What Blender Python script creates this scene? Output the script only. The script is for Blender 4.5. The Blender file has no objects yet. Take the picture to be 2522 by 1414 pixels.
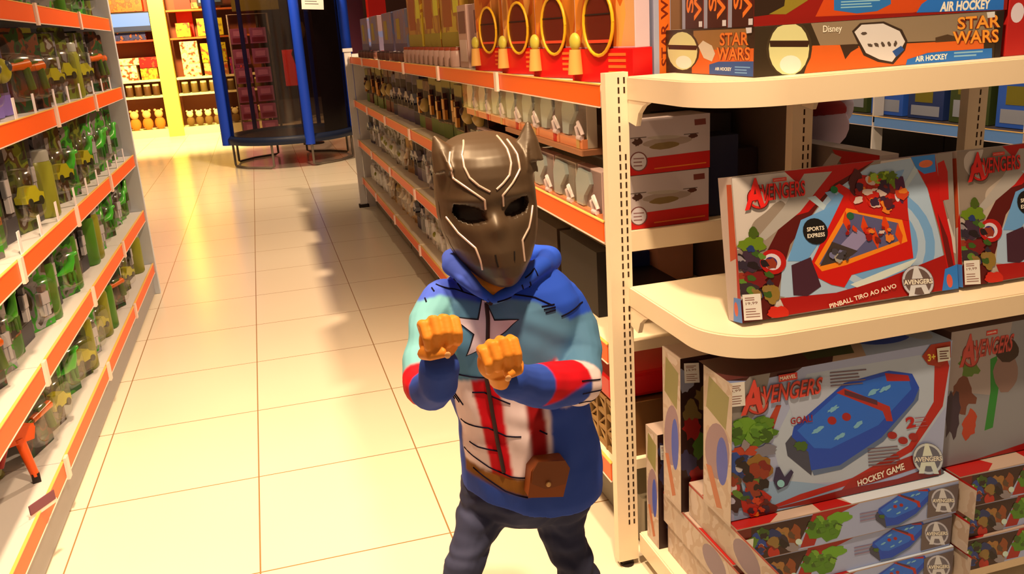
import bpy, math, random
from mathutils import Vector, Matrix
from mathutils.bvhtree import BVHTree
R = math.radians
random.seed(11)
scene = bpy.context.scene
COL = scene.collection

# ------------------------------------------------------------------ camera
F, PX, PY, CAMZ = 2150.0, 1261.0, 707.0, 1.5
AX = ((0.95923, 0.13377, -0.24897), (-0.27613, 0.25575, -0.92647), (-0.06026, 0.95744, 0.28226))
cd = bpy.data.cameras.new('camera'); cam = bpy.data.objects.new('camera', cd); COL.objects.link(cam)
cd.sensor_width = 36.0; cd.lens = F / 2522.0 * 36.0; cd.clip_start = 0.05; cd.clip_end = 80
Mx = Matrix(AX).to_4x4(); Mx.translation = (0, 0, CAMZ); cam.matrix_world = Mx
scene.camera = cam
def ray(px, py):
    return Matrix(AX) @ Vector((px - PX, -(py - PY), -F))
def at(px, py, Y):
    r = ray(px, py); return Vector((r.x, r.y, r.z)) * (Y / r.y) + Vector((0, 0, CAMZ))
def onz(px, py, z=0.0):
    r = ray(px, py); return r * ((z - CAMZ) / r.z) + Vector((0, 0, CAMZ))
def onx(px, py, X):
    r = ray(px, py); return r * (X / r.x) + Vector((0, 0, CAMZ))

# ------------------------------------------------------------------ view, world, lights
vs = scene.view_settings
vs.view_transform = 'Standard'; vs.look = 'None'; vs.exposure = 0.0; vs.gamma = 1.0; vs.use_curve_mapping = False
w = bpy.data.worlds.new('shop_air'); scene.world = w; w.use_nodes = True
w.node_tree.nodes['Background'].inputs[0].default_value = (1.0, 0.62, 0.35, 1)
w.node_tree.nodes['Background'].inputs[1].default_value = 0.30
def lamp(name, kind, loc, power, size=0.3, color=(1, .80, .50), target=None, angle=120, blend=.6):
    l = bpy.data.lights.new(name, kind); l.energy = power; l.color = color
    if kind == 'SPOT': l.spot_size = R(angle); l.spot_blend = blend; l.shadow_soft_size = size
    elif kind == 'AREA': l.size = size
    else: l.shadow_soft_size = size
    o = bpy.data.objects.new(name, l); COL.objects.link(o); o.location = loc
    if target: o.rotation_euler = (Vector(target) - Vector(loc)).to_track_quat('-Z', 'Y').to_euler()
    return o
WARM = (1, .665, .36)
lamp('ceiling_spotlight', 'SPOT', (0.50, 0.95, 3.1), 340, .06, WARM, target=(0.8, 2.1, .6), angle=105)
lamp('ceiling_spotlight', 'SPOT', (-0.25, 1.75, 3.2), 680, .10, WARM, target=(-0.15, 2.7, 0), angle=72, blend=1.0)
lamp('ceiling_spotlight', 'SPOT', (1.60, 6.0, 3.4), 620, .06, (1, .66, .38), target=(.3, 6.4, 0), angle=135)
lamp('ceiling_spotlight', 'SPOT', (0.1, 10.4, 3.4), 360, .15, (1, .68, .38), target=(.1, 11.5, 0), angle=120)
lamp('ceiling_spotlight', 'SPOT', (-1.4, 14.8, 3.6), 2300, .2, (1, .67, .26), target=(-1.5, 17.2, .6), angle=120)
lamp('ceiling_spotlight', 'SPOT', (2.3, 3.2, 3.4), 130, .15, (1, .74, .5), target=(2.9, 3.8, .6), angle=110)

# ------------------------------------------------------------------ colour and materials
TINT = (1.0, .74, .46)
def lin(c):
    return tuple(((v / 255.0) / 12.92 if v <= 10.3 else (((v / 255.0) + .055) / 1.055) ** 2.4) for v in c)
def A(c, k=1.0):                       # photograph colour -> surface colour under the warm lamps
    l = lin(c); return tuple(min(.88, max(.004, v * k / t)) for v, t in zip(l, TINT))
_m = {}
def mat(c, rough=.5, spec=.4, metal=0.0, k=1.0, coat=0.0, raw=False):
    key = (tuple(c), rough, spec, metal, k, coat, raw)
    if key in _m: return _m[key]
    m = bpy.data.materials.new('paint'); m.use_nodes = True
    b = m.node_tree.nodes['Principled BSDF']
    col = tuple(c) if raw else A(c, k)
    b.inputs['Base Color'].default_value = (*col, 1)
    b.inputs['Roughness'].default_value = rough
    b.inputs['Specular IOR Level'].default_value = spec
    b.inputs['Metallic'].default_value = metal
    b.inputs['Coat Weight'].default_value = coat
    _m[key] = m; return m
def nodes_of(m):
    m.use_nodes = True; return m.node_tree.nodes, m.node_tree.links, m.node_tree.nodes['Principled BSDF']
def clutter(cols, scale=18, rough=.45, k=1.0, stretch=(1, 1, 1)):
    """printed surface: irregular patches of a few inks, fixed to the object"""
    key = ('cl', tuple(cols), scale, rough, k, stretch)
    if key in _m: return _m[key]
    m = bpy.data.materials.new('printed_card'); n, l, b = nodes_of(m)
    tc = n.new('ShaderNodeTexCoord'); mp = n.new('ShaderNodeMapping'); mp.inputs['Scale'].default_value = stretch
    oi = n.new('ShaderNodeObjectInfo'); ad = n.new('ShaderNodeVectorMath'); ad.operation = 'ADD'
    sc = n.new('ShaderNodeMath'); sc.operation = 'MULTIPLY'; sc.inputs[1].default_value = 37.0
    l.new(oi.outputs['Random'], sc.inputs[0]); l.new(tc.outputs['Object'], ad.inputs[0]); l.new(sc.outputs[0], ad.inputs[1])
    l.new(ad.outputs[0], mp.inputs[0])
    nz = n.new('ShaderNodeTexNoise'); nz.inputs['Scale'].default_value = scale; nz.inputs['Detail'].default_value = 1.5
    l.new(mp.outputs[0], nz.inputs['Vector'])
    cr = n.new('ShaderNodeValToRGB'); cr.color_ramp.interpolation = 'CONSTANT'
    N = len(cols)
    for i, c in enumerate(cols):
        p = 0.0 if i == 0 else .5 + (i / N - .5) * .42
        e = cr.color_ramp.elements[0] if i == 0 else cr.color_ramp.elements.new(p)
        e.position = p; e.color = (*A(c, k), 1)
    last = cr.color_ramp.elements[-1]; last.color = (*A(cols[-1], k), 1)
    l.new(nz.outputs['Fac'], cr.inputs[0]); l.new(cr.outputs[0], b.inputs['Base Color'])
    b.inputs['Roughness'].default_value = rough
    _m[key] = m; return m
def glassy(alpha=.25, tint=(1, 1, 1)):
    key = ('gl', alpha, tint)
    if key in _m: return _m[key]
    m = bpy.data.materials.new('clear_plastic'); n, l, b = nodes_of(m); n.remove(b)
    t = n.new('ShaderNodeBsdfTransparent'); t.inputs[0].default_value = (*tint, 1)
    g = n.new('ShaderNodeBsdfGlossy'); g.inputs['Roughness'].default_value = .12; mx = n.new('ShaderNodeMixShader')
    mx.inputs[0].default_value = alpha; l.new(t.outputs[0], mx.inputs[1]); l.new(g.outputs[0], mx.inputs[2])
    l.new(mx.outputs[0], n['Material Output'].inputs[0]); _m[key] = m; return m
def lit(c, s):
    m = bpy.data.materials.new('lit'); n, l, b = nodes_of(m)
    b.inputs['Base Color'].default_value = (0, 0, 0, 1); b.inputs['Emission Color'].default_value = (*lin(c), 1); b.inputs['Emission Strength'].default_value = s
    return m

CREAM = mat((248, 200, 146), .38, .45, raw=False, k=1.0)
CREAM2 = mat((205, 180, 150), .5, .4)
GREYP = mat((206, 190, 166), .5, .4)
DARK = mat((34, 20, 14), .6, .3)
SLOT = mat((60, 36, 18), .8, .1)
ORANGE = mat((250, 86, 10), .4, .35)
RAILW = mat((236, 190, 150), .35, .5)
CLEAR = glassy(.15)

# ------------------------------------------------------------------ mesh helper
class MB:
    def __init__(s): s.v = []; s.f = []; s.m = []; s.mats = []; s.sm = []
    def mi(s, m):
        if m not in s.mats: s.mats.append(m)
        return s.mats.index(m)
    def add(s, vs_, fs, m, smooth=False, T=None):
        o = len(s.v); i = s.mi(m)
        for v in vs_: s.v.append(tuple(T @ Vector(v)) if T else tuple(v))
        for f in fs: s.f.append([o + k for k in f]); s.m.append(i); s.sm.append(smooth)
        return s
    def box(s, x0, x1, y0, y1, z0, z1, m, T=None):
        v = [(x, y, z) for x in (x0, x1) for y in (y0, y1) for z in (z0, z1)]
        return s.add(v, [(0, 1, 3, 2), (4, 6, 7, 5), (0, 4, 5, 1), (2, 3, 7, 6), (0, 2, 6, 4), (1, 5, 7, 3)], m, T=T)
    def prism(s, pts, axis, a, b, m, T=None, smooth=False):
        """pts 2D outline extruded along axis 'x','y','z' from a to b"""
        def mk(p, t):
            return {'x': (t, p[0], p[1]), 'y': (p[0], t, p[1]), 'z': (p[0], p[1], t)}[axis]
        n = len(pts)
        v = [mk(p, a) for p in pts] + [mk(p, b) for p in pts]
        s.add(v, [tuple(range(n)), tuple(range(2 * n - 1, n - 1, -1))], m, False, T)
        s.add(v, [(i, (i + 1) % n, n + (i + 1) % n, n + i) for i in range(n)], m, smooth, T)
        return s
    def rings(s, rs, m, cap=True, smooth=True, T=None, closed=True):
        n = len(rs[0]); v = [p for r in rs for p in r]
        fs = []
        for j in range(len(rs) - 1):
            for i in range(n if closed else n - 1):
                a = j * n + i; b = j * n + (i + 1) % n; fs.append((a, b, b + n, a + n))
        s.add(v, fs, m, smooth, T)
        if cap:
            o = len(rs) - 1
            s.add(rs[0], [tuple(range(n))[::-1]], m, smooth, T); s.add(rs[-1], [tuple(range(n))], m, smooth, T)
        return s
    def tube(s, pts, rad, m, n=8, cap=True, T=None):
        pts = [Vector(p) for p in pts]; rr = rad if isinstance(rad, (list, tuple)) else [rad] * len(pts)
        rs = []; up = Vector((0.13, .21, 1)).normalized(); prev = None
        for i, p in enumerate(pts):
            d = (pts[min(i + 1, len(pts) - 1)] - pts[max(i - 1, 0)])
            if d.length < 1e-9: d = Vector((0, 0, 1))
            d.normalize()
            if prev is None:
                a = d.cross(up if abs(d.dot(up)) < .95 else Vector((1, 0, 0))).normalized()
            else:
                a = (prev - d * prev.dot(d)).normalized()
            prev = a; b = d.cross(a)
            rs.append([tuple(p + (a * math.cos(2 * math.pi * k / n) + b * math.sin(2 * math.pi * k / n)) * rr[i]) for k in range(n)])
        return s.rings(rs, m, cap, True, T)
    def ball(s, c, r, m, n=14, k=9, T=None, e=1.0):
        r = r if isinstance(r, (tuple, list)) else (r, r, r); rs = []
        for j in range(k + 1):
            th = math.pi * (.002 + .996 * j / k) - math.pi / 2
            rs.append([(c[0] + r[0] * math.cos(th) * math.cos(2 * math.pi * i / n), c[1] + r[1] * math.cos(th) * math.sin(2 * math.pi * i / n), c[2] + r[2] * math.sin(th)) for i in range(n)])
        return s.rings(rs, m, True, True, T)
    def lathe(s, prof, m, n=20, T=None, c=(0, 0)):
        return s.rings([[(c[0] + r * math.cos(2 * math.pi * i / n), c[1] + r * math.sin(2 * math.pi * i / n), z) for i in range(n)] for r, z in prof], m, True, True, T)
    def build(s, name, parent=None, loc=None, bevel=0, seg=2):
        me = bpy.data.meshes.new(name); me.from_pydata(s.v, [], s.f)
        for m in s.mats: me.materials.append(m)
        me.polygons.foreach_set('material_index', s.m); me.polygons.foreach_set('use_smooth', s.sm); me.update()
        o = bpy.data.objects.new(name, me); COL.objects.link(o)
        if parent: o.parent = parent
        if loc: o.location = loc
        if bevel:
            b = o.modifiers.new('bevel', 'BEVEL'); b.width = bevel; b.segments = seg; b.limit_method = 'ANGLE'
        return o
def thing(name, label, cat, loc=(0, 0, 0), rz=0, group=None, rx=0):
    o = bpy.data.objects.new(name, None); COL.objects.link(o); o.empty_display_size = .05
    o.location = loc; o.rotation_euler = (rx, 0, rz); o['label'] = label; o['category'] = cat
    if group: o['group'] = group
    return o
def tag(o, label, cat, group=None):
    o['label'] = label; o['category'] = cat
    if group: o['group'] = group
    return o
def struct(o): o['kind'] = 'structure'; return o
def copy_tree(o, parent=None):
    c = o.copy(); COL.objects.link(c); c.parent = parent
    for ch in list(o.children): copy_tree(ch, c)
    return c
_ord = ['first', 'second', 'third', 'fourth', 'fifth', 'sixth', 'seventh', 'eighth', 'ninth', 'tenth', 'eleventh', 'twelfth', 'thirteenth', 'fourteenth', 'fifteenth', 'sixteenth', 'seventeenth', 'eighteenth', 'nineteenth']
_tens = {2: 'twenty', 3: 'thirty', 4: 'forty'}
def ordinal(i):                        # 0-based
    if i < 19: return _ord[i]
    n = i + 1
    if n % 10 == 0: return {20: 'twentieth', 30: 'thirtieth', 40: 'fortieth'}[n]
    return _tens[n // 10] + '-' + _ord[n % 10 - 1]

# ------------------------------------------------------------------ lettering
_t = {}
def glyphs(s, fat=0.0):
    if (s, fat) in _t: return _t[(s, fat)]
    cu = bpy.data.curves.new('lettering', 'FONT'); cu.body = s; cu.size = 1; cu.resolution_u = 3; cu.offset = fat
    o = bpy.data.objects.new('lettering', cu); COL.objects.link(o)
    dg = bpy.context.evaluated_depsgraph_get(); me = bpy.data.meshes.new_from_object(o.evaluated_get(dg))
    v = [tuple(x.co) for x in me.vertices]; f = [tuple(p.vertices) for p in me.polygons]
    bpy.data.objects.remove(o); bpy.data.curves.remove(cu); bpy.data.meshes.remove(me)
    xs = [p[0] for p in v]; ys = [p[1] for p in v]
    r = (v, f, min(xs), max(xs), min(ys), max(ys)); _t[(s, fat)] = r; return r
def homography(quad):
    """unit square (0,0)TL (1,0)TR (1,1)BR (0,1)BL -> quad; returns the inverse map px -> (u,v)"""
    (x0, y0), (x1, y1), (x2, y2), (x3, y3) = quad
    dx1, dx2, dy1, dy2 = x1 - x2, x3 - x2, y1 - y2, y3 - y2
    sx, sy = x0 - x1 + x2 - x3, y0 - y1 + y2 - y3
    den = dx1 * dy2 - dx2 * dy1
    g = (sx * dy2 - dx2 * sy) / den; h = (dx1 * sy - sx * dy1) / den
    M = Matrix(((x1 - x0 + g * x1, x3 - x0 + h * x3, x0), (y1 - y0 + g * y1, y3 - y0 + h * y3, y0), (g, h, 1)))
    I = M.inverted()
    def f(p):
        q = I @ Vector((p[0], p[1], 1)); return (q.x / q.z, q.y / q.z)
    return f
class Art:
    """flat printing on one face of a carton; coordinates 2D (a along the face, b up), thin layers"""
    def __init__(s, w, h, quad=None, step=.00004):
        s.w, s.h, s.L = w, h, []; s.q = homography(quad) if quad else None; s.n = 0; s.step = step
    def pt(s, p):
        if s.q: u, v = s.q(p)
        else: u, v = p[0], 1 - p[1]
        return (min(1, max(0, u)) * s.w, (1 - min(1, max(0, v))) * s.h)
    def poly(s, c, pts, rough=.4, k=.82):
        s.n += 1; s.L.append((mat(c, rough, k=k) if not hasattr(c, 'name') else c, [[s.pt(p) for p in pts]], [tuple(range(len(pts)))], s.n)); return s
    def ell(s, c, x, y, rx, ry, rot=0, n=20, jag=0, seed=0, **kw):
        rnd = random.Random(seed); cr, sr = math.cos(R(rot)), math.sin(R(rot)); P = []
        for i in range(n):
            a = 2 * math.pi * i / n; j = 1 + jag * (rnd.random() - .5) * 2
            X, Y = rx * j * math.cos(a), ry * j * math.sin(a); P.append((x + X * cr - Y * sr, y + X * sr + Y * cr))
        return s.poly(c, P, **kw)
    def ring(s, c, x, y, r0, r1, ry=1.0, n=28, **kw):
        s.ell(c, x, y, r1, r1 * ry, n=n, **kw)
    def text(s, c, txt, quad, fat=0.0):
        """text stretched into a quad TL TR BR BL given in the same coordinates as the other printing"""
        v, f, x0, x1, y0, y1 = glyphs(txt, fat); s.n += 1
        Q = [s.pt(p) for p in quad]; out = []
        for p in v:
            u = (p[0] - x0) / max(1e-6, x1 - x0); t = (p[1] - y0) / max(1e-6, y1 - y0)
            a = Vector(Q[3]).lerp(Vector(Q[2]), u); b = Vector(Q[0]).lerp(Vector(Q[1]), u); r = a.lerp(b, t); out.append((r.x, r.y))
        s.L.append((mat(c, .4), [out], f, s.n)); return s
    def put(s, mb, face='front', w=0, d=0, h=0):
        for m, pts, fs, n in s.L:
            o = n * s.step; P = pts[0]
            if face == 'front': V = [(a, -o, b) for a, b in P]
            elif face == 'left': V = [(-o, d - a, b) for a, b in P]       # a runs from the rear to the front corner
            elif face == 'top': V = [(a, b, h + o) for a, b in P]
            mb.add(V, [tuple(q) for q in fs], m)
        return mb

# ------------------------------------------------------------------ room
def tile_floor():
    m = bpy.data.materials.new('glazed_floor_tiles'); n, l, b = nodes_of(m)
    tc = n.new('ShaderNodeTexCoord'); sp = n.new('ShaderNodeSeparateXYZ'); l.new(tc.outputs['Object'], sp.inputs[0])
    def line(out, off, pitch):
        a = n.new('ShaderNodeMath'); a.operation = 'SUBTRACT'; a.inputs[1].default_value = off; l.new(out, a.inputs[0])
        d = n.new('ShaderNodeMath'); d.operation = 'DIVIDE'; d.inputs[1].default_value = pitch; l.new(a.outputs[0], d.inputs[0])
        f = n.new('ShaderNodeMath'); f.operation = 'FRACT'; l.new(d.outputs[0], f.inputs[0])
        c = n.new('ShaderNodeMath'); c.operation = 'LESS_THAN'; c.inputs[1].default_value = .0085; l.new(f.outputs[0], c.inputs[0]); return c
    a = line(sp.outputs['X'], -.187, .578); c = line(sp.outputs['Y'], 3.013, .622)
    mx = n.new('ShaderNodeMath'); mx.operation = 'MAXIMUM'; l.new(a.outputs[0], mx.inputs[0]); l.new(c.outputs[0], mx.inputs[1])
    nz = n.new('ShaderNodeTexNoise'); nz.inputs['Scale'].default_value = 1.2; l.new(tc.outputs['Object'], nz.inputs['Vector'])
    cr = n.new('ShaderNodeValToRGB'); cr.color_ramp.elements[0].color = (.80, .74, .62, 1); cr.color_ramp.elements[1].color = (.86, .81, .70, 1)
    l.new(nz.outputs['Fac'], cr.inputs[0])
    mc = n.new('ShaderNodeMix'); mc.data_type = 'RGBA'; l.new(mx.outputs[0], mc.inputs[0]); l.new(cr.outputs[0], mc.inputs[6]); mc.inputs[7].default_value = (.34, .20, .09, 1)
    l.new(mc.outputs[2], b.inputs['Base Color']); b.inputs['Roughness'].default_value = .22; b.inputs['Specular IOR Level'].default_value = .35
    return m
struct(MB().box(-7, 9, -2, 26, -.05, 0, tile_floor()).build('floor'))
struct(MB().box(-7, 9, 26, 26.1, 0, 4, mat((60, 18, 14))).build('wall_back'))
struct(MB().box(-7.1, -7, -2, 26, 0, 4, mat((150, 90, 50))).build('wall_left'))
struct(MB().box(9, 9.1, -2, 26, 0, 4, mat((90, 60, 50))).build('wall_right'))

# ------------------------------------------------------------------ shelving
def rail(mb_parent, face, s, y0, y1, ztop, h, col=ORANGE, blue=False):
    """price rail along a shelf edge at x=face, projecting to side s (+1 / -1)"""
    mb = MB(); T = Matrix.Translation((face, 0, ztop)) @ Matrix.Scale(s, 4, (1, 0, 0))
    mb.box(0, .004, y0 + .004, y1 - .004, -h, 0, RAILW, T)
    mb.box(.004, .007, y0 + .006, y1 - .006, -h + .001, -.001, col, T)
    mb.box(.0, .009, y0 + .004, y1 - .004, -.001, .002, mat((255, 170, 70), .35), T)
    mb.box(.0, .009, y0 + .004, y1 - .004, -h - .003, -h, RAILW, T)
    return mb.build('price_rail', mb_parent)
LX = -0.80
LZ = [1.70, 1.305, .895, .545, .20]
def left_bay(y0, y1, idx, nm, last):
    t = thing('shelving_unit', nm, 'shelving', (LX - .25, (y0 + y1) / 2, 0)); inv = Matrix.Translation((-(LX - .25), -(y0 + y1) / 2, 0))
    def P(mb, name, parent=t, **k):
        mb.v = [tuple(inv @ Vector(v)) for v in mb.v]; return mb.build(name, parent, **k)
    P(MB().box(LX - .50, LX - .47, y0, y1, 0.0, 2.15, mat((70, 52, 34), .6)), 'back_panel')
    for z in LZ:
        sh = P(MB().box(LX - .47, LX, y0 + .002, y1 - .002, z - .028, z, CREAM2), 'shelf')
        h = .066 if z > .3 else .06
        r = rail(sh, LX, 1, y0, y1, z + .004, h); r.data.transform(inv)
        c = MB().box(LX + .006, LX + .016, y0 + .002, y0 + .035, z - h - .006, z + .012, RAILW); P(c, 'price_holder', sh)
        if z in (1.305, .895):
            for q in range(3): P(MB().box(LX - .012, LX - .009, y0 + .12 + q * .29, y0 + .15 + q * .29, z, z + .075, mat((226, 196, 180))), 'hook_label', sh)
    P(MB().box(LX - .45, LX - .012, y0, y1, .012, .145, mat((150, 132, 112), .45)).box(LX - .45, LX - .02, y0, y1, 0, .012, DARK), 'kick_plate')
    u = MB().box(LX - .468, LX - .44, y0 + .003, y0 + .03, 0, 2.15, CREAM2); P(u, 'upright')
    if last:
        P(MB().box(LX - .50, LX + .02, y1, y1 + .03, 0, 2.2, GREYP), 'end_panel', bevel=.004)
    return t
ys = [1.10, 2.04, 2.98, 3.92, 4.86, 5.86]
nms = ['beige shelving unit with orange rails beside the camera, partly out of view', 'beige shelving unit holding the big olive toy on its lowest shelf',
       'beige shelving unit with orange price rails, third along from the near end', 'beige shelving unit with orange price rails, next to the end unit',
       'beige shelving unit with a grey end panel, far end of the green toys']
for i in range(5): left_bay(ys[i], ys[i + 1], i, nms[i], i == 4)

# double sided gondola ending in the display of boxed games
GX0, GX1, GYN = .82, 1.96, 2.05
RZ = {0: [1.352, .970, .66, .30], 1: [1.352, .975, .62, .275]}
def upright(parent, x0, x1, y0, y1, z1, front=True, inv=None):
    mb = MB().box(x0, x1, y0, y1, .02, z1, CREAM)
    n = int((z1 - .13) / .0235)
    for c, xx in enumerate((x1 - .026, x1 - .011)):
        for k in range(n):
            z = z1 - .012 - k * .0235
            if c == 1 and (1 < k < 8 or 21 < k < 25): continue
            mb.box(xx - .0022, xx + .0022, y0 - .0006, y0 + .001, z - .015, z, SLOT)
    mb.box(x0 + .014, x1 - .014, y0 + .005, y1 - .005, 0.006, .02, DARK).lathe([(.02, 0), (.02, .006)], DARK, 14, c=((x0 + x1) / 2, (y0 + y1) / 2))
    mb.v = [tuple(Vector(v) - Vector(inv)) for v in mb.v]
    return mb.build('upright', parent)
gy = [2.05, 3.08, 4.13, 5.14, 6.15, 7.16, 8.10]
gn = ['cream double sided shelving unit with slotted posts behind the game display', 'cream shelving unit under the last doll boxes and yellow cartons', 'cream shelving unit with orange rails, third along from the game display',
      'cream shelving unit with orange rails, fourth along from the game display', 'cream shelving unit with orange rails, next to the last one of its row', 'cream shelving unit with tall end posts nearest the trampoline']
for i in range(6):
    y0, y1 = gy[i], gy[i + 1]; C0 = (1.39, (y0 + y1) / 2, 0)
    t = thing('shelving_unit', gn[i], 'shelving', C0)
    def P(mb, name, parent=t, **k):
        mb.v = [tuple(Vector(v) - Vector(C0)) for v in mb.v]; return mb.build(name, parent, **k)
    P(MB().box(1.35, 1.37, y0 + (.02 if i else .03), y1, .05, 1.33, mat((96, 70, 50), .6)), 'back_panel')
    zs = RZ[0] if i < 1 else RZ[1]
    for z in zs:
        sh = P(MB().box(GX0 + .006, 1.348, y0 + .04, y1 - .002, z - .03, z, CREAM), 'shelf')
        r = rail(sh, GX0 + .006, -1, y0 + .035, y1, z + (.034 if z == .970 else .003), .056 if z < .4 else .054)
        r.data.transform(Matrix.Translation(-Vector(C0)))
        c = MB().box(GX0 - .012, GX0 - .002, y1 - .034, y1 - .001, z - .058, z + .008, RAILW); P(c, 'price_holder', sh)
        if z == .970:
            P(MB().box(GX0 + .02, 1.34, y0 + .028, y0 + .04, z - .052, z + .002, CREAM), 'end_lip', sh)
    if i == 0:
        P(MB().box(GX0 + .02, 1.12, y0 + .24, y1, 1.15, 1.165, mat((150, 90, 50), .5)), 'shelf')
    P(MB().box(GX0 + .10, 1.34, y0 + .04, y1, .01, .16, mat((120, 100, 70), .5)), 'kick_plate')
    if i < 2:
        for z in (1.352, .84, .42):
            P(MB().box(1.372, GX1, y0 + .04, y1 - .002, z - .03, z, CREAM2), 'shelf')
    if i == 0:
        upright(t, .812, .872, 2.03, 2.06, 1.385, inv=C0); upright(t, 1.335, 1.395, 2.03, 2.06, 1.36, inv=C0); upright(t, 1.89, 1.955, 2.03, 2.06, 1.345, inv=C0)
    if i == 5:
        P(MB().box(.775, .835, y1, y1 + .04, 0.02, 1.40, CREAM2).box(.765, .85, y1 - .01, y1 + .05, 1.40, 1.43, CREAM2).box(.76, .85, y1 - .01, y1 + .05, 0, .03, DARK), 'upright')
        P(MB().box(.84, 1.95, y1, y1 + .03, 0.0, 1.38, CREAM2), 'end_panel')

# end display: three round cornered shelves standing forward of the posts
def end_shelf(z, front, x0, x1, back, th, r, label, bracket=True):
    t = thing('display_shelf', label, 'shelf', ((x0 + x1) / 2, (front + back) / 2, z - th))
    def P(mb, name, **k):
        mb.v = [tuple(Vector(v) - Vector(((x0 + x1) / 2, (front + back) / 2, z - th))) for v in mb.v]; return mb.build(name, t, **k)
    def outline(g):
        pts = [(x1 - g, back), (x0 + g, back)]
        for k in range(13): a = math.pi + (math.pi / 2) * k / 12; pts.append((x0 + g + r + (r) * math.cos(a), front + g + r + r * math.sin(a)))
        for k in range(13): a = 1.5 * math.pi + (math.pi / 2) * k / 12; pts.append((x1 - g - r + r * math.cos(a), front + g + r + r * math.sin(a)))
        return pts
    P(MB().prism(outline(0), 'z', z - th, z - .003, CREAM, smooth=True), 'shelf_rim', bevel=.002)
    P(MB().prism(outline(.004), 'z', z - .003, z, CREAM), 'shelf_board')
    if bracket:
        for xb in (x0 + .002, 1.36):
            br = [(back, z - th), (back, z - th - .055), (back - .045, z - th - .062), (back - .06, z - th - .03), (back - .085, z - th - .012), (back - .12, z - th)]
            P(MB().prism(br, 'x', xb, xb + .012, CREAM), 'bracket')
    return t
end_shelf(1.374, 1.585, .868, 1.99, 2.028, .055, .17, 'cream display shelf with rounded corner carrying the long boxes, topmost')
end_shelf(.838, 1.555, .862, 1.99, 2.028, .052, .15, 'cream display shelf with rounded corner under the pinball boxes')
end_shelf(.105, 1.60, .875, 1.99, 2.028, .06, .06, 'cream lowest display shelf carrying the stacks of flat game boxes', False)

# ------------------------------------------------------------------ cartons with printing
def carton(name, label, cat, loc, w, d, h, body, front=None, left=None, top=None, rz=0, rx=0, group=None, stickers=(), bev=.0012, edge=None):
    t = thing(name, label, cat, loc, rz, group, rx)
    mb = MB().box(0, w, 0, d, 0, h, body); mb.build('box_body', t, bevel=bev)
    if front: front.put(MB(), 'front').build('front_print', t)
    if left: left.put(MB(), 'left', d=d).build('side_print', t)
    if top: top.put(MB(), 'top', h=h).build('top_print', t)
    for a in stickers: a.put(MB(), 'front').build('price_sticker', t)
    return t
WH = (236, 214, 206); RED = (196, 10, 10); SIL = (176, 150, 124); DK = (52, 14, 10); BLU = (70, 130, 185)
def cluster(a, x, y, rx, ry, n, pal, seed, lo=.16, hi=.34):
    rnd = random.Random(seed)
    for i in range(n):
        t_, q = rnd.random() * 6.283, math.sqrt(rnd.random()); r_ = rx * rnd.uniform(lo, hi)
        a.ell(rnd.choice(pal), x + rx * q * math.cos(t_), y + ry * q * math.sin(t_), r_, r_ * rnd.uniform(.4, 1.1), rnd.uniform(-60, 60), n=12, jag=.3, seed=seed * 50 + i); a.n -= .6; a.L[-1] = (*a.L[-1][:3], a.n)
PAL_H = [(60, 86, 24), (96, 126, 36), (130, 26, 20), (50, 36, 44), (36, 50, 90), (150, 110, 50), (150, 130, 120), (96, 66, 40), (34, 20, 20), (40, 26, 24), (150, 50, 24)]
PAL_R = [(206, 30, 14), (150, 14, 12), (236, 120, 30), (90, 24, 30), (60, 30, 46), (220, 180, 150), (120, 30, 20), (210, 60, 20)]
def emblem(a, x, y, r, col=(205, 190, 180), bg=(120, 100, 88), word=True, sc=1.0):
    a.ell(bg, x, y, r, r * 1.02, n=24); a.ell(col, x, y, r * .96, r * .98, n=26); a.ell(bg, x, y, r * .82, r * .84, n=26)
    a.text(col, 'A', [(x - r * .62, y - r * .95), (x + r * .55, y - r * 1.0), (x + r * .66, y + r * .95), (x - r * .66, y + r * .95)], .05)
    if word:
        a.poly(bg, [(x - r * .9, y - r * .12), (x + r * .9, y - r * .24), (x + r * .9, y + r * .14), (x - r * .9, y + r * .27)])
        a.text(WH, 'AVENGERS', [(x - r * .88, y - r * .08), (x + r * .9, y - r * .2), (x + r * .9, y + r * .1), (x - r * .88, y + r * .23)], .03)
def logo(a, quad, marvel=None, c1=(214, 40, 26), c0=(92, 20, 14)):
    (x0, y0), (x1, y1), (x2, y2), (x3, y3) = quad; hh = y3 - y0
    rr = hh * .62; cx_, cy_ = x0 + hh * .25, y3 - hh * .25
    a.ell(c0, cx_, cy_, rr, rr, n=24); a.ell(c1, cx_, cy_, rr * .92, rr * .92, n=24); a.ell((170, 140, 116), cx_, cy_, rr * .72, rr * .72, n=24)
    q = [(x0 + hh * .1, y0), (x1, y1), (x2, y2), (x3 + hh * .1, y3)]
    a.text(c0, 'AVENGERS', q, .055); a.text(c1, 'AVENGERS', q, .01)
    qa = [(x0 - hh * .1, y0 - hh * .35), (x0 + hh * .45, y0 - hh * .45), (x0 + hh * .6, y3 + hh * .2), (x3 - hh * .45, y3 + hh * .45)]
    a.text(c0, 'A', qa, .07); a.text(c1, 'A', qa, .03)
    if marvel:
        a.poly((220, 60, 44), marvel); a.text(WH, 'MARVEL', [(marvel[0][0] + 3, marvel[0][1] + 4), (marvel[1][0] - 3, marvel[1][1] + 4), (marvel[2][0] - 3, marvel[2][1] - 4), (marvel[3][0] + 3, marvel[3][1] - 4)], .03)
def lines(a, c, x0, y0, x1, y1, n, th, slope=0.0, seed=1):
    rnd = random.Random(seed)
    for i in range(n):
        y = y0 + (y1 - y0) * i / max(1, n - 1); e = x1 - rnd.random() * (x1 - x0) * .3
        a.poly(c, [(x0, y), (e, y + slope * (e - x0)), (e, y + th + slope * (e - x0)), (x0, y + th)])
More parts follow.
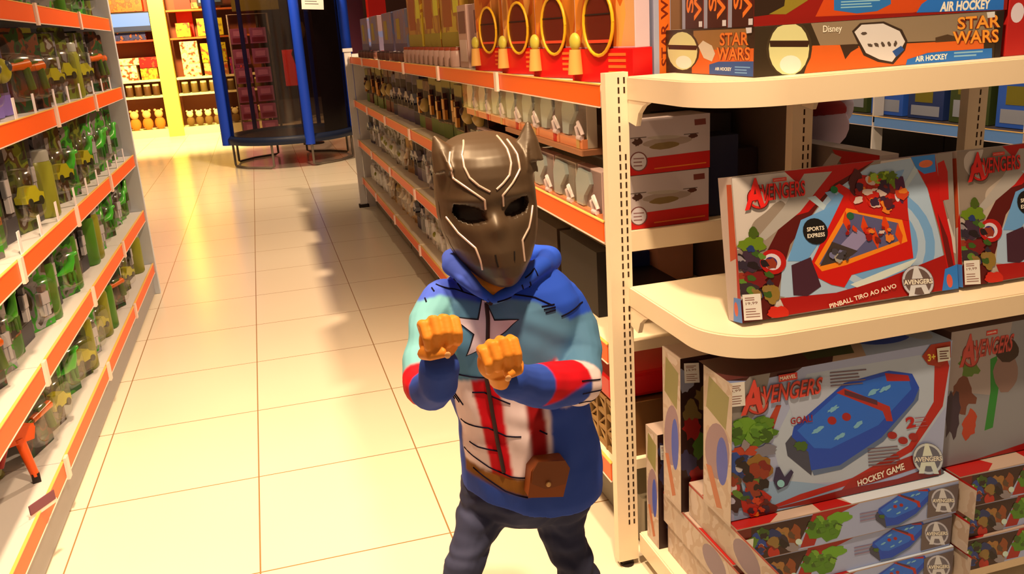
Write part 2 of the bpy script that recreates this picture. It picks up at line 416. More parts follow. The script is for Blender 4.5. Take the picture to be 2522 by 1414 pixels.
def sticker(w, h, quad, x, y, sx, sy, sl=-.08, seed=2, price='19,99'):
    a = Art(w, h, quad); a.n = 120
    a.poly((244, 220, 196), [(x, y), (x + sx, y + sl * sx), (x + sx, y + sy + sl * sx), (x, y + sy)])
    a.text((120, 70, 50), price, [(x + sx * .15, y + sy * .3), (x + sx * .8, y + sy * .3 + sl * sx), (x + sx * .8, y + sy * .42 + sl * sx), (x + sx * .15, y + sy * .42)], .01)
    lines(a, (150, 90, 70), x + sx * .12, y + sy * .12, x + sx * .85, y + sy * .2, 2, sy * .035, sl, seed)
    lines(a, (150, 90, 70), x + sx * .12, y + sy * .55, x + sx * .9, y + sy * .85, 4, sy * .03, sl, seed)
    return a
# pinball boxes
QP = [(1829, 455), (2368, 392), (2349, 722), (1829, 811)]
def pinball_front():
    a = Art(.574, .322, QP)
    a.poly((150, 128, 106), [(1829, 455), (2368, 392), (2349, 722), (1829, 811)])
    a.poly(clutter([(176, 150, 122), (140, 116, 92), (196, 172, 146)], 5), [(1831, 458), (2366, 394), (2347, 720), (1831, 808)])
    # dark red sweeping band and pale burst
    a.poly((92, 12, 8), [(2100, 423), (2180, 413), (2040, 520), (1960, 620), (1925, 720), (1900, 801), (1829, 811), (1829, 760), (1930, 590), (1985, 500)])
    a.poly((190, 14, 10), [(1960, 440), (2180, 413), (2080, 470), (2010, 540), (1940, 560), (1990, 470)])
    a.poly((180, 160, 136), [(2008, 446), (2076, 440), (1990, 540), (1900, 610), (1885, 600), (1950, 530)])
    a.poly((176, 186, 220), [(2170, 425), (2266, 408), (2300, 480), (2318, 600), (2330, 722), (2250, 738), (2130, 745), (1998, 756), (1925, 745), (1935, 680), (1985, 590), (2060, 500)])
    for i in range(7):
        x = 2010 + i * 44
        a.poly((136, 164, 212) if i % 2 else (196, 200, 228), [(2150, 620), (x, 505 - i * 13), (x + 20, 500 - i * 13)])
    a.ring((120, 160, 196), 2165, 610, 0, 140, 1.0); a.ring((180, 188, 222), 2165, 610, 0, 118, 1.0); a.ring((120, 160, 200), 2165, 610, 0, 100, 1.0)
    a.poly((110, 156, 196), [(1990, 560), (2080, 520), (2100, 560), (2040, 600), (1995, 660), (1950, 660)])
    # dark red floor band with title
    a.poly((172, 8, 8), [(1925, 750), (2060, 735), (2180, 700), (2330, 640), (2345, 722), (2120, 758), (1940, 790)])
    a.poly((222, 216, 216), [(2095, 715), (2180, 680), (2260, 650), (2240, 672), (2170, 702), (2110, 722)])
    # red right edge and blue corners
    a.poly((200, 10, 10), [(2268, 405), (2326, 398), (2330, 480), (2345, 600), (2349, 722), (2333, 724), (2318, 580), (2300, 480)])
    a.poly((110, 10, 8), [(2318, 540), (2336, 600), (2349, 720), (2335, 722)])
    a.poly((158, 136, 114), [(2326, 397), (2368, 392), (2352, 600), (2330, 480)])
    a.poly((60, 130, 190), [(2268, 405), (2326, 398), (2324, 440), (2296, 446), (2278, 432)]); a.ell((236, 110, 60), 2302, 421, 17, 9, -12)
    a.poly((200, 20, 14), [(2330, 420), (2346, 412), (2352, 440), (2348, 508), (2326, 512)])
    a.poly((50, 122, 182), [(2322, 676), (2352, 664), (2349, 722), (2310, 728)]); a.ell((230, 90, 60), 2330, 704, 7, 16)
    # pinball table
    a.poly((70, 30, 40), [(1958, 670), (2006, 650), (2025, 720), (1990, 744), (1957, 742)])
    a.poly((214, 18, 8), [(2008, 660), (2098, 500), (2072, 480), (2090, 470), (2122, 490), (2248, 530), (2250, 640), (2250, 650), (2100, 692), (2080, 722), (2050, 716), (2020, 700)])
    a.poly((250, 130, 20), [(2014, 664), (2102, 530), (2232, 556), (2240, 610), (2090, 668), (2030, 684)])
    a.poly((92, 84, 110), [(2024, 668), (2108, 540), (2222, 566), (2228, 606), (2090, 656)])
    a.poly((150, 130, 150), [(2060, 640), (2120, 580), (2150, 600), (2100, 650)]); a.poly((66, 50, 40), [(2026, 672), (2060, 612), (2120, 634), (2090, 656)])
    for x, y in ((2098, 560), (2140, 572), (2190, 566), (2220, 590), (2164, 600)): a.poly((226, 60, 10), [(x, y - 24), (x + 10, y + 6), (x + 4, y + 30), (x - 8, y + 4)])
    a.poly((196, 20, 12), [(2120, 470), (2140, 448), (2200, 455), (2250, 500), (2246, 560), (2130, 540), (2110, 508)])
    # bright colour splashes where the artwork is
    a.ell((86, 26, 24), 2130, 468, 18, 30, jag=.2, seed=4); a.ell((116, 132, 20), 2200, 462, 30, 22, jag=.2, seed=5); a.ell((150, 168, 30), 2196, 456, 20, 13, jag=.2, seed=6)
    a.ell((86, 30, 60), 2234, 486, 14, 34, jag=.25, seed=7); a.ell((210, 34, 10), 2180, 500, 34, 26, jag=.25, seed=8); a.ell((226, 200, 200), 2226, 500, 6, 14)
    a.ell((24, 110, 50), 2076, 485, 9, 9); a.ell((40, 90, 50), 2109, 549, 9, 9)
    a.ell((22, 16, 14), 2022, 587, 30, 32); a.text((240, 220, 200), 'SPORTS', [(2002, 578), (2044, 573), (2044, 583), (2002, 588)], .02); a.text((240, 220, 200), 'EXPRESS', [(2002, 594), (2044, 589), (2044, 599), (2002, 604)], .02)
    a.ell((106, 124, 18), 1866, 622, 34, 20, -6, jag=.15, seed=1); a.ell((70, 84, 16), 1872, 592, 12, 14, jag=.15, seed=2)
    a.ell((64, 40, 50), 1862, 660, 30, 30, jag=.2, seed=12); a.ell((190, 20, 14), 1914, 662, 32, 30, -20); a.ell((225, 200, 190), 1912, 662, 21, 20); a.ell((60, 40, 90), 1909, 664, 15, 14)
    a.ell((120, 20, 20), 1862, 706, 34, 20, jag=.3, seed=3); a.ell((60, 40, 40), 1850, 730, 24, 20, jag=.2, seed=9); a.ell((150, 110, 40), 1904, 738, 20, 24, jag=.2, seed=10); a.ell((210, 36, 16), 1916, 784, 26, 15, jag=.15, seed=11)
    cluster(a, 1872, 690, 44, 62, 22, PAL_H, 3); cluster(a, 2180, 494, 62, 40, 40, PAL_R, 5, .1, .24); cluster(a, 2196, 458, 30, 16, 10, [(120, 140, 30), (90, 106, 20), (160, 176, 50)], 6); cluster(a, 2160, 590, 70, 30, 16, PAL_R, 7, .06, .14); cluster(a, 2070, 646, 30, 14, 8, [(120, 110, 130), (70, 60, 60), (170, 150, 120)], 8)
    logo(a, [(1878, 474), (2006, 462), (2004, 500), (1874, 518)], [(1928, 458), (1962, 454), (1962, 463), (1928, 467)], c1=(220, 30, 22))
    a.text((240, 224, 216), 'PINBALL TIRO AO ALVO', [(2038, 762), (2200, 711), (2202, 721), (2040, 773)], .02)
    emblem(a, 2253, 706, 38, bg=(110, 84, 70))
    return a
pl = Art(.06, .322)
pl.poly((204, 170, 140), [(0, 0), (1, 0), (1, 1), (0, 1)]); pl.poly((200, 70, 30), [(.45, .42), (.95, .45), (.95, .95), (.6, .95)]); pl.poly((186, 20, 14), [(.75, .1), (1, .1), (1, .55), (.9, .5)]); pl.poly((80, 130, 180), [(.35, .0), (1, .0), (1, .17), (.5, .17)]); pl.ell((220, 90, 60), .62, .09, .14, .05)
ptop = Art(.574, .06); ptop.poly((196, 40, 26), [(.38, .05), (.66, .0), (.66, 1), (.4, 1)]); ptop.poly((150, 110, 110), [(.7, .0), (1, 0), (1, 1), (.7, 1)])
SILV = mat((190, 164, 140), .35, .5)
pf = pinball_front()
tilt = -math.atan2(.055, .318)
for i, (x, y, lb) in enumerate(((.957, 1.626, 'red and silver pinball game box leaning back, its left side face showing'), (1.545, 1.628, 'red and silver pinball game box cut off by the picture edge'))):
    carton('game_box', lb, 'game box', (x, y, .8482), .574, .058, .322, SILV, pf, pl, ptop, rx=tilt, rz=0 if i == 0 else .0, stickers=[sticker(.574, .322, QP, 1832, 742, 44, 62)])
a = Art(.36, .315, QP); a.poly((110, 88, 70), QP); a.poly((120, 10, 8), [(1850, 470), (1950, 455), (1960, 540), (1850, 550)]); a.poly((160, 12, 10), [(2100, 430), (2368, 392), (2360, 560), (2200, 480)]); a.poly((160, 140, 120), [(1985, 540), (2100, 440), (2160, 440), (2040, 560), (1960, 680)])
carton('game_box', 'red and silver game box standing behind the two pinball boxes, back row', 'game box', (1.42, 2.15, .8405), .36, .055, .315, SILV, a, rz=-math.pi / 2)

# air hockey carton (standing) with the goal game printed on it
QH = [(1793, 952), (2356, 836), (2308, 1167), (1778, 1293)]
def table_print(a, x, y, s, k=1.0):
    def P(l): return [(x + (u - 2110) * s, y + (v - 1045) * s) for u, v in l]
    a.poly((70, 70, 80), P([(1930, 1100), (1946, 1080), (2000, 1120), (1990, 1176), (1934, 1130)]))
    a.poly((96, 110, 130), P([(1996, 1176), (2064, 1160), (2170, 1090), (2262, 986), (2266, 960), (2248, 940), (1990, 1160)]))
    a.poly((26, 72, 164), P([(1990, 1164), (1985, 1120), (1946, 1084), (1952, 1060), (2080, 950), (2192, 916), (2250, 922), (2266, 956), (2250, 990), (2166, 1080), (2060, 1150)]))
    a.poly((40, 104, 200), P([(1960, 1068), (2084, 958), (2190, 926), (2240, 932), (2246, 960), (2160, 1050), (2040, 1110), (2000, 1110)]))
    a.poly((180, 30, 30), P([(2182, 922), (2240, 926), (2244, 940), (2186, 942)])); a.poly((186, 40, 30), P([(2060, 974), (2080, 962), (2190, 1004), (2196, 1040), (2180, 1040), (2172, 1016)]))
    a.poly((90, 40, 50), P([(2080, 966), (2160, 990), (2160, 1002), (2080, 978)]))
    for u, v in ((2046, 1042), (2082, 1032)): a.ell((170, 30, 30), *P([(u, v)])[0], 11 * s, 10 * s)
    for q, (u, v) in enumerate(((2010, 1066), (2050, 1014), (2150, 970), (2064, 1080), (2110, 1050), (2180, 960))): a.ell((130, 180, 220), *P([(u, v)])[0], 15 * s, 5 * s, -30, jag=.3, seed=q)
    a.ell((70, 100, 30), *P([(1968, 1106)])[0], 16 * s, 12 * s, jag=.25, seed=3)
def hockey_front():
    a = Art(.592, .352, QH)
    a.poly((176, 174, 210), QH)
    a.poly((190, 190, 222), [(1990, 930), (2350, 860), (2330, 1000), (2240, 1120), (2060, 1190), (1920, 1200), (1900, 1100)])
    a.poly((150, 172, 214), [(1800, 1200), (1930, 1190), (2060, 1200), (2020, 1240), (1800, 1288)])
    a.poly((70, 20, 16), [(1793, 952), (1912, 927), (1980, 905), (1960, 928), (1860, 950)])
    a.poly((60, 70, 20), [(1920, 926), (2020, 905), (2030, 884), (1960, 896)])
    a.poly((150, 132, 112), [(1793, 1000), (1850, 940), (1900, 930), (1880, 1010), (1800, 1100)])
    a.poly((186, 60, 34), [(1912, 1008), (1924, 1008), (1890, 1100), (1872, 1080)])
    a.poly((192, 188, 218), [(1930, 960), (2060, 930), (2000, 1060), (1960, 1070)])
    # red swoosh and title
    a.poly((190, 30, 20), [(2310, 868), (2334, 858), (2344, 900), (2322, 1000), (2240, 1112), (2100, 1190), (1980, 1230), (1830, 1278), (1960, 1222), (2090, 1180), (2232, 1098), (2300, 990)])
    a.poly((168, 30, 20), [(2060, 1212), (2090, 1180), (2240, 1122), (2258, 1150), (2140, 1190)])
    a.poly((150, 26, 18), [(1880, 1262), (2060, 1210), (2200, 1180), (2310, 1140), (2308, 1167), (1980, 1245)])
    table_print(a, 2110, 1045, 1.0)
    lines(a, (120, 90, 90), 2046, 924, 2140, 956, 5, 3, -.12); lines(a, (120, 90, 90), 2130, 1108, 2210, 1148, 6, 3, -.12, 4); lines(a, (170, 90, 90), 2250, 1030, 2286, 1050, 3, 2, -.12, 6)
    a.text((176, 20, 22), '2', [(2226, 1030), (2250, 1025), (2252, 1052), (2228, 1058)], .04)
    for u, v in ((2192, 1074), (2218, 1086), (2244, 1076)): a.ell((170, 30, 26), u, v, 12, 9)
    a.text((150, 16, 22), 'GOAL!', [(1944, 1038), (1998, 1028), (1998, 1046), (1944, 1054)], .02)
    a.poly((180, 50, 26), [(2276, 878), (2300, 848), (2350, 838), (2348, 878), (2320, 902), (2290, 898)]); a.text((240, 200, 60), '3+', [(2290, 872), (2310, 868), (2310, 886), (2290, 890)], .03)
    a.text((238, 214, 200), 'HOCKEY GAME', [(2100, 1186), (2216, 1140), (2219, 1156), (2102, 1200)], .03)
    # colour splashes at the lower corner
    a.ell((76, 116, 22), 1850, 1074, 58, 34, -12, jag=.22, seed=1, n=26); a.ell((110, 150, 34), 1834, 1060, 30, 18, -10, jag=.2, seed=2); a.ell((96, 130, 30), 1886, 1050, 18, 14, jag=.2, seed=21)
    a.ell((190, 60, 30), 1836, 1120, 34, 12, -4, jag=.2, seed=3); a.ell((130, 120, 120), 1882, 1118, 28, 14, jag=.3, seed=4); a.ell((40, 70, 130), 1810, 1152, 28, 28, jag=.2, seed=5); a.ell((200, 180, 160), 1815, 1160, 9, 12)
    a.ell((150, 100, 34), 1864, 1160, 30, 32, jag=.2, seed=6); a.ell((60, 30, 30), 1800, 1230, 24, 40, jag=.2, seed=7); a.ell((180, 30, 30), 1796, 1208, 20, 18, -10); a.ell((226, 200, 196), 1796, 1208, 12, 11); a.ell((200, 180, 180), 1792, 1240, 9, 9, jag=.4, n=10)
    a.ell((186, 26, 14), 1852, 1242, 36, 38, jag=.18, seed=8); a.ell((110, 20, 14), 1880, 1260, 22, 22, jag=.2, seed=9); a.ell((230, 190, 140), 1840, 1230, 8, 8)
    a.poly((50, 40, 70), [(1904, 1158), (1912, 1156), (1924, 1180), (1940, 1162), (1946, 1168), (1930, 1200), (1906, 1212), (1896, 1190)]); a.ell((150, 200, 240), 1914, 1196, 9, 9)
    cluster(a, 1836, 1170, 50, 66, 26, PAL_H, 11, .2, .4); cluster(a, 1848, 1074, 46, 24, 16, [(84, 126, 30), (110, 150, 40), (60, 90, 20)], 12); cluster(a, 1852, 1246, 30, 26, 12, PAL_R, 13)
    logo(a, [(1850, 966), (2028, 934), (2018, 976), (1844, 1014)], [(1918, 934), (1964, 925), (1964, 942), (1918, 951)], c1=(206, 62, 44), c0=(100, 30, 22))
    emblem(a, 2276, 1128, 38, bg=(110, 104, 106), col=(214, 206, 204))
    return a
hf = hockey_front()
def side_art(w=.13, h=.352):
    a = Art(w, h); a.poly((196, 162, 128), [(0, 0), (1, 0), (1, 1), (0, 1)])
    a.poly(clutter([(182, 150, 118), (188, 156, 122), (176, 140, 106), (194, 162, 130)], 20), [(0.02, .02), (.98, .02), (.98, .98), (.02, .98)])
    a.poly((140, 124, 60), [(.1, .72), (.8, .66), (.9, .9), (.2, .95)]); a.ell((150, 110, 106), .5, .46, .44, .2, 8); a.ell((30, 66, 150), .68, .42, .2, .17, 10)
    a.poly((190, 96, 50), [(.1, .3), (.3, .32), (.7, .08), (.5, .05)]); return a
htop = Art(.592, .13); htop.poly((74, 26, 22), [(0, 0), (.45, 0), (.62, 1), (0, 1)]); htop.poly((60, 66, 26), [(.38, .25), (.58, .2), (.66, .9), (.42, .9)]); htop.poly((170, 176, 190), [(.6, 0), (1, 0), (1, 1), (.72, 1)]); htop.ell((30, 70, 160), .78, .62, .12, .3); htop.ell((176, 166, 160), .93, .55, .05, .34)
st_h = sticker(.592, .352, QH, 1786, 958, 48, 58, -.14, 3)
st_h2 = Art(.592, .352, QH); st_h2.n = 120; st_h2.poly((244, 226, 206), [(2312, 856), (2345, 850), (2344, 884), (2313, 890)]); lines(st_h2, (120, 70, 60), 2318, 862, 2342, 880, 4, 3, -.1)
BROWNC = mat((176, 140, 110), .5)
carton('game_box', 'tall air hockey game box with price sticker standing on the flat stack', 'game box', (.897, 1.585, .3855), .592, .105, .352, BROWNC, hf, side_art(), htop, stickers=[st_h, st_h2])
# boxes standing behind it at the side, fronts dark
def dark_front(seed, w_, h_):
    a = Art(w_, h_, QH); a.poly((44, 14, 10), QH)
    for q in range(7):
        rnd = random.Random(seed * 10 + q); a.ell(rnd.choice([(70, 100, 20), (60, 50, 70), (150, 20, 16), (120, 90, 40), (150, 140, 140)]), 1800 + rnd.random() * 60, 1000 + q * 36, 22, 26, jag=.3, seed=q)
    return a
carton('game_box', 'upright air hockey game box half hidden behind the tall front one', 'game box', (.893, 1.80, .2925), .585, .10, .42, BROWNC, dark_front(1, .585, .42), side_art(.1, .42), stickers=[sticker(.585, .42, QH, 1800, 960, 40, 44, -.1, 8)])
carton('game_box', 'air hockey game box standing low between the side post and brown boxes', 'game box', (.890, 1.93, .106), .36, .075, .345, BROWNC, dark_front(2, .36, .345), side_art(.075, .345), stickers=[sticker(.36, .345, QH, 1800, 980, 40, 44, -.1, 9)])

# flat game boxes in stacks
QS = [(1836, 1318), (2326, 1176), (2316, 1256), (1832, 1392)]
def flat_front():
    a = Art(.605, .088, QS); a.poly((172, 172, 208), QS)
    a.poly((120, 30, 20), [(1836, 1318), (1868, 1308), (1864, 1384), (1832, 1392)]); a.poly((60, 30, 24), [(1864, 1310), (1990, 1276), (1950, 1360), (1860, 1386)])
    a.poly((170, 30, 22), [(1990, 1272), (2090, 1244), (2010, 1290), (1990, 1345), (1960, 1352)])
    a.ell((40, 66, 130), 1876, 1346, 16, 22, -10, jag=.2, seed=2); a.ell((200, 176, 150), 1882, 1352, 6, 8); a.ell((170, 110, 50), 1924, 1330, 20, 24, jag=.25, seed=3); a.ell((150, 70, 30), 1950, 1326, 14, 24, jag=.25, seed=4)
    a.ell((190, 40, 24), 1906, 1364, 12, 14); a.ell((210, 220, 230), 1958, 1338, 7, 7); a.ell((84, 130, 24), 2010, 1306, 34, 26, -10, jag=.25, seed=5); a.ell((110, 160, 36), 2046, 1280, 26, 14, -14, jag=.2, seed=6)
    cluster(a, 1900, 1342, 56, 30, 20, PAL_H, 15, .14, .28); cluster(a, 2014, 1300, 30, 18, 12, [(84, 126, 30), (120, 160, 44), (60, 90, 20)], 16)
    lines(a, (150, 120, 130), 2090, 1268, 2140, 1284, 3, 3, -.25)
    table_print(a, 2196, 1248, .40)
    a.poly((110, 90, 80), [(2250, 1206), (2326, 1182), (2318, 1250), (2244, 1272)]); emblem(a, 2285, 1226, 30, bg=(120, 108, 104))
    a.n = 90; a.poly((244, 226, 206), [(1848, 1336), (1866, 1331), (1864, 1350), (1846, 1355)])
    return a
ff = flat_front(); ftop = Art(.605, .42); ftop.poly((180, 30, 22), [(0, 0), (.14, 0), (.2, .06), (.1, .3), (0, .4)]); ftop.poly((170, 24, 18), [(.36, 0), (.5, 0), (.42, .2), (.36, .2)]); ftop.poly((206, 200, 204), [(.5, 0), (1, 0), (1, .5), (.44, .4)])
fside = Art(.42, .088); fside.poly(clutter([(182, 150, 118), (188, 156, 122), (176, 140, 106), (194, 162, 130)], 20), [(0, 0), (1, 0), (1, 1), (0, 1)]); fside.ell((140, 110, 110), .66, .5, .14, .42); fside.poly((176, 30, 20), [(0, .93), (1, .93), (1, 1), (0, 1)])
words = ['topmost', 'second from the top', 'lowest']
for s_, (x, y, nn) in enumerate(((.905, 1.553, 3), (1.522, 1.562, 3))):
    for k in range(nn):
        z = .106 + (nn - 1 - k) * .0925
        carton('flat_game_box', 'flat air hockey box, %s in stack %s' % (words[k], 'under the tall air hockey box' if s_ == 0 else 'under the green printed box'), 'game box', (x + (.004, -.003, .005)[k], y + (.0, .004, -.003)[k], z), .605, (.235 if s_ == 0 and k == 0 else .365), .0915, BROWNC, ff, fside, ftop,
               group=None)
# green game box standing on the second stack
a = Art(.5, .36, QH); a.poly((150, 140, 130), QH); a.poly((176, 150, 130), [(1793, 952), (2000, 910), (1960, 1100), (1790, 1100)]); a.poly((40, 130, 40), [(1930, 1010), (1952, 1000), (1966, 1060), (1950, 1180), (1922, 1190), (1936, 1090)])
a.ell((96, 120, 40), 1860, 1030, 34, 30, jag=.3, seed=1); a.ell((120, 60, 40), 1840, 1110, 40, 40, jag=.3, seed=2); a.ell((60, 40, 50), 1810, 1160, 26, 60, jag=.3, seed=3); a.ell((190, 60, 30), 1870, 1180, 26, 34, jag=.3, seed=4); a.ell((150, 110, 90), 1984, 1040, 40, 50, jag=.1); a.ell((60, 36, 24), 1984, 984, 40, 30, jag=.1)
a.poly((170, 24, 20), [(1900, 1262), (2308, 1130), (2308, 1167), (1778, 1293)]); logo(a, [(1850, 970), (2010, 938), (2000, 984), (1846, 1018)], [(1912, 940), (1950, 932), (1950, 944), (1912, 952)], c1=(196, 70, 54), c0=(120, 40, 30))
carton('game_box', 'standing game box with a green shape printed on it, beside the picture edge', 'game box', (1.51, 1.612, .3855), .5, .12, .36, mat((90, 60, 50)), a)

# long boxes on the topmost display shelf
QT = [(1862, 65), (2490, 25), (2480, 140), (1862, 192)]; OR = (228, 96, 28); TAN = (150, 110, 70)
def pale_shell(a, x, y, s):
    a.ell((70, 50, 26), x, y, 50 * s, 62 * s, jag=.04); a.ell((226, 206, 130), x, y, 45 * s, 58 * s); a.poly((60, 30, 14), [(x - 44 * s, y - 18 * s), (x + 46 * s, y - 18 * s), (x + 42 * s, y - 4 * s), (x - 42 * s, y - 4 * s)]); a.ell((236, 226, 206), x + 4 * s, y + 34 * s, 24 * s, 20 * s)
def sw(a, q, c=(232, 140, 40)):
    (x0, y0), (x1, y1), (x2, y2), (x3, y3) = q
    m0, m1 = (y0 + y3) / 2, (y1 + y2) / 2
    for f_, cc in ((.07, (110, 30, 12)), (.02, c)):
        a.text(cc, 'STAR', [(x0 + (x1 - x0) * .1, y0), (x1, y1), (x1, m1 - 2), (x0 + (x1 - x0) * .1, m0 - 2)], f_)
        a.text(cc, 'WARS', [(x3, m0 + 2), (x2, m1 + 2), (x2, y2), (x3, y3)], f_)
a = Art(.622, .101, QT); a.poly((58, 40, 20), QT)
a.poly((150, 120, 84), [(2005, 56), (2465, 28), (2465, 92), (2320, 100), (2030, 112)]); a.poly(OR, [(2010, 112), (2085, 110), (2110, 120), (2130, 112), (2300, 104), (2440, 96), (2440, 142), (1990, 182), (2000, 150)])
a.poly((64, 40, 22), [(2080, 110), (2118, 108), (2128, 116), (2108, 128), (2094, 146), (2088, 130)]); a.poly((80, 54, 30), [(2320, 92), (2350, 84), (2380, 92), (2440, 88), (2440, 96), (2320, 104)])
pale_shell(a, 1950, 120, 1.15)
a.poly((60, 40, 26), [(2110, 76), (2130, 56), (2190, 52), (2236, 72), (2250, 100), (2244, 124), (2215, 158), (2176, 152), (2140, 136)]); a.poly((228, 206, 180), [(2116, 78), (2134, 60), (2188, 57), (2230, 76), (2244, 102), (2232, 124), (2212, 152), (2180, 146), (2146, 130)])
for q in range(6): a.ell((90, 70, 54), 2140 + q * 16, 82 + (q * 29) % 30, 7, 4, q * 20, jag=.2, seed=q)
a.poly((44, 80, 130), [(2212, 126), (2234, 112), (2242, 122), (2222, 140)])
a.text((236, 214, 196), 'Disney', [(2036, 62), (2084, 60), (2084, 82), (2036, 84)], .01)
a.poly((40, 110, 170), [(2246, 160), (2250, 146), (2276, 138), (2300, 130), (2340, 126), (2460, 118), (2460, 142)]); a.text((236, 240, 244), 'AIR HOCKEY', [(2270, 138), (2350, 131), (2350, 145), (2270, 152)], .03); lines(a, (140, 180, 210), 2366, 128, 2440, 136, 2, 4, -.06)
a.poly((36, 22, 14), [(2472, 27), (2490, 25), (2480, 140), (2466, 142)]); sw(a, [(2362, 42), (2480, 34), (2476, 104), (2362, 108)])
a.poly((226, 210, 196), [(2446, 30), (2466, 28), (2466, 42), (2448, 44)])
QE = [(1640, 80), (1858, 68), (1858, 192), (1640, 188)]
e = Art(.415, .101, QE); e.poly((56, 34, 18), QE); e.poly((156, 104, 50), [(1710, 80), (1840, 72), (1840, 150), (1710, 150)]); e.poly(OR, [(1706, 130), (1856, 120), (1856, 190), (1706, 188)])
pale_shell(e, 1682, 132, .84); e.poly((220, 190, 150), [(1722, 118), (1734, 104), (1756, 116), (1764, 136), (1756, 156), (1736, 148)]); e.poly((44, 80, 130), [(1750, 164), (1772, 156), (1856, 152), (1856, 190), (1750, 188)])
e.text((236, 240, 244), 'AIR HOCKEY', [(1764, 170), (1804, 169), (1804, 178), (1764, 178)], .03); lines(e, (120, 160, 200), 1812, 166, 1850, 180, 3, 3); sw(e, [(1768, 84), (1844, 80), (1848, 150), (1768, 152)], (222, 110, 34)); e.n = 40; e.poly((226, 206, 190), [(1838, 70), (1852, 69), (1852, 82), (1840, 84)])
carton('game_box', 'long orange and brown air hockey box with blue band, on the topmost shelf', 'game box', (.992, 1.652, 1.3745), .622, .415, .101, mat((150, 120, 90)), a, e)
# three large cartons standing one behind the other on the long box
QU = [(1846, -395), (2502, -440), (2490, 22), (1856, 64)]
a = Art(.635, .36, QU); a.poly((150, 20, 10), QU); a.poly((214, 70, 16), [(2060, -100), (2380, -120), (2400, 0), (2240, 30), (2000, 40)]); a.poly((50, 28, 14), [(1850, -200), (1975, -200), (1970, 0), (1930, 30), (1856, 40)]); a.poly((150, 120, 30), [(1930, -40), (1974, -50), (1980, 0), (1930, 34), (1890, 34), (1925, 14)])
a.poly((44, 110, 160), [(2042, -20), (2180, -30), (2184, 8), (2150, 26), (2100, 32), (2044, 24)]); lines(a, (150, 190, 214), 2060, 2, 2160, 16, 3, 3, -.05)
a.poly((40, 110, 176), [(2250, 30), (2262, 8), (2300, -20), (2480, -34), (2480, 22)]); a.text((236, 240, 244), 'AIR HOCKEY', [(2312, 2), (2444, -6), (2443, 20), (2310, 28)], .04)
def spine(w, h):
    a = Art(w, h); a.poly((70, 24, 14), [(0, 0), (1, 0), (1, 1), (0, 1)]); a.poly((160, 150, 150), [(0, 0), (.16, 0), (.16, 1), (0, 1)])
    for f_, c in ((.06, (96, 20, 10)), (.02, (228, 110, 30))):
        a.text(c, 'STAR', [(.22, .10), (.22, .60), (.56, .60), (.56, .10)], f_)
        a.text(c, 'WARS', [(.58, .05), (.58, .64), (.94, .64), (.94, .05)], f_)
    a.n = 20; a.poly((226, 206, 196), [(.82, .01), (.98, .01), (.98, .045), (.82, .045)]); return a
for k, lb in enumerate(('large red and orange air hockey box standing foremost on the long box', 'air hockey box with orange lettered spine, middle one of three on the long box', 'air hockey box with orange lettered spine, rearmost of three on the long box')):
    carton('game_box', lb, 'game box', (.992 + k * .002, 1.658 + k * .112, 1.4762), .635, .104, .36, mat((110, 36, 22)), a if k == 0 else None, spine(.104, .36))
carton('game_box', 'narrow grey box with an orange lettered spine beside the doll boxes', 'game box', (.962, 2.072, 1.353), .046, .32, .36, mat((150, 140, 140)), (lambda q: q.poly((226, 100, 24), [(.3, .05), (.95, .05), (.95, .8), (.3, .8)]).text((110, 30, 10), 'STAR WARS', [(.42, .1), (.42, .75), (.85, .75), (.85, .1)], .02))(Art(.046, .36)))
for k, (x, c, nm) in enumerate(((1.01, (130, 84, 50), 'brown'), (1.07, (30, 18, 16), 'black'), (1.13, (60, 30, 20), 'dark red'))):
    carton('upright_box', nm + ' upright box standing behind the long boxes on the shelving top', 'box', (x, 2.10, 1.353), .055, .3, .34, mat(c))
carton('game_box', 'red game box with a white badge at the picture edge, topmost shelf', 'game box', (1.635, 1.66, 1.3745), .3, .3, .36, mat((170, 24, 18)), (lambda q: q.ell((226, 200, 190), .08, .26, .06, .06).poly((230, 90, 60), [(.1, .5), (.3, .4), (.3, .8)]))(Art(.3, .36)))

# white boxes with a small helicopter picture
QW = [(1545, 302), (1748, 290), (1738, 434), (1545, 444)]
a = Art(.236, .143, QW); a.poly((190, 160, 140), QW); a.ell((160, 130, 104), 1640, 362, 60, 12, -4); a.ell((130, 96, 50), 1632, 372, 34, 9, -4, jag=.1); a.ell((176, 150, 120), 1632, 350, 40, 5)
a.ell((70, 36, 24), 1568, 360, 10, 9, jag=.4); a.ell((84, 40, 26), 1702, 350, 10, 6, jag=.3); a.poly((80, 60, 50), [(1552, 348), (1590, 346), (1590, 348), (1552, 350)]); a.poly((80, 60, 50), [(1680, 344), (1716, 342), (1716, 344), (1680, 346)])
a.poly((196, 20, 14), [(1545, 404), (1741, 390), (1738, 434), (1545, 444)]); a.poly((226, 110, 30), [(1606, 428), (1730, 420), (1730, 423), (1606, 431)]); a.poly((120, 50, 36), [(1708, 306), (1736, 304), (1736, 320), (1708, 322)])
a.ell((120, 60, 50), 1570, 409, 21, 25); a.ell((210, 184, 166), 1570, 409, 18, 22); lines(a, (140, 90, 80), 1558, 400, 1584, 418, 3, 3)
for k in range(2):
    carton('helicopter_box', 'white and red helicopter toy box on the shelf behind the post, ' + ('lower of two' if k == 0 else 'upper of two'), 'toy box', (.893 + k * .003, 2.10, 0.9715 + k * .1445), .236, .11, .143, mat((180, 150, 128)), a)

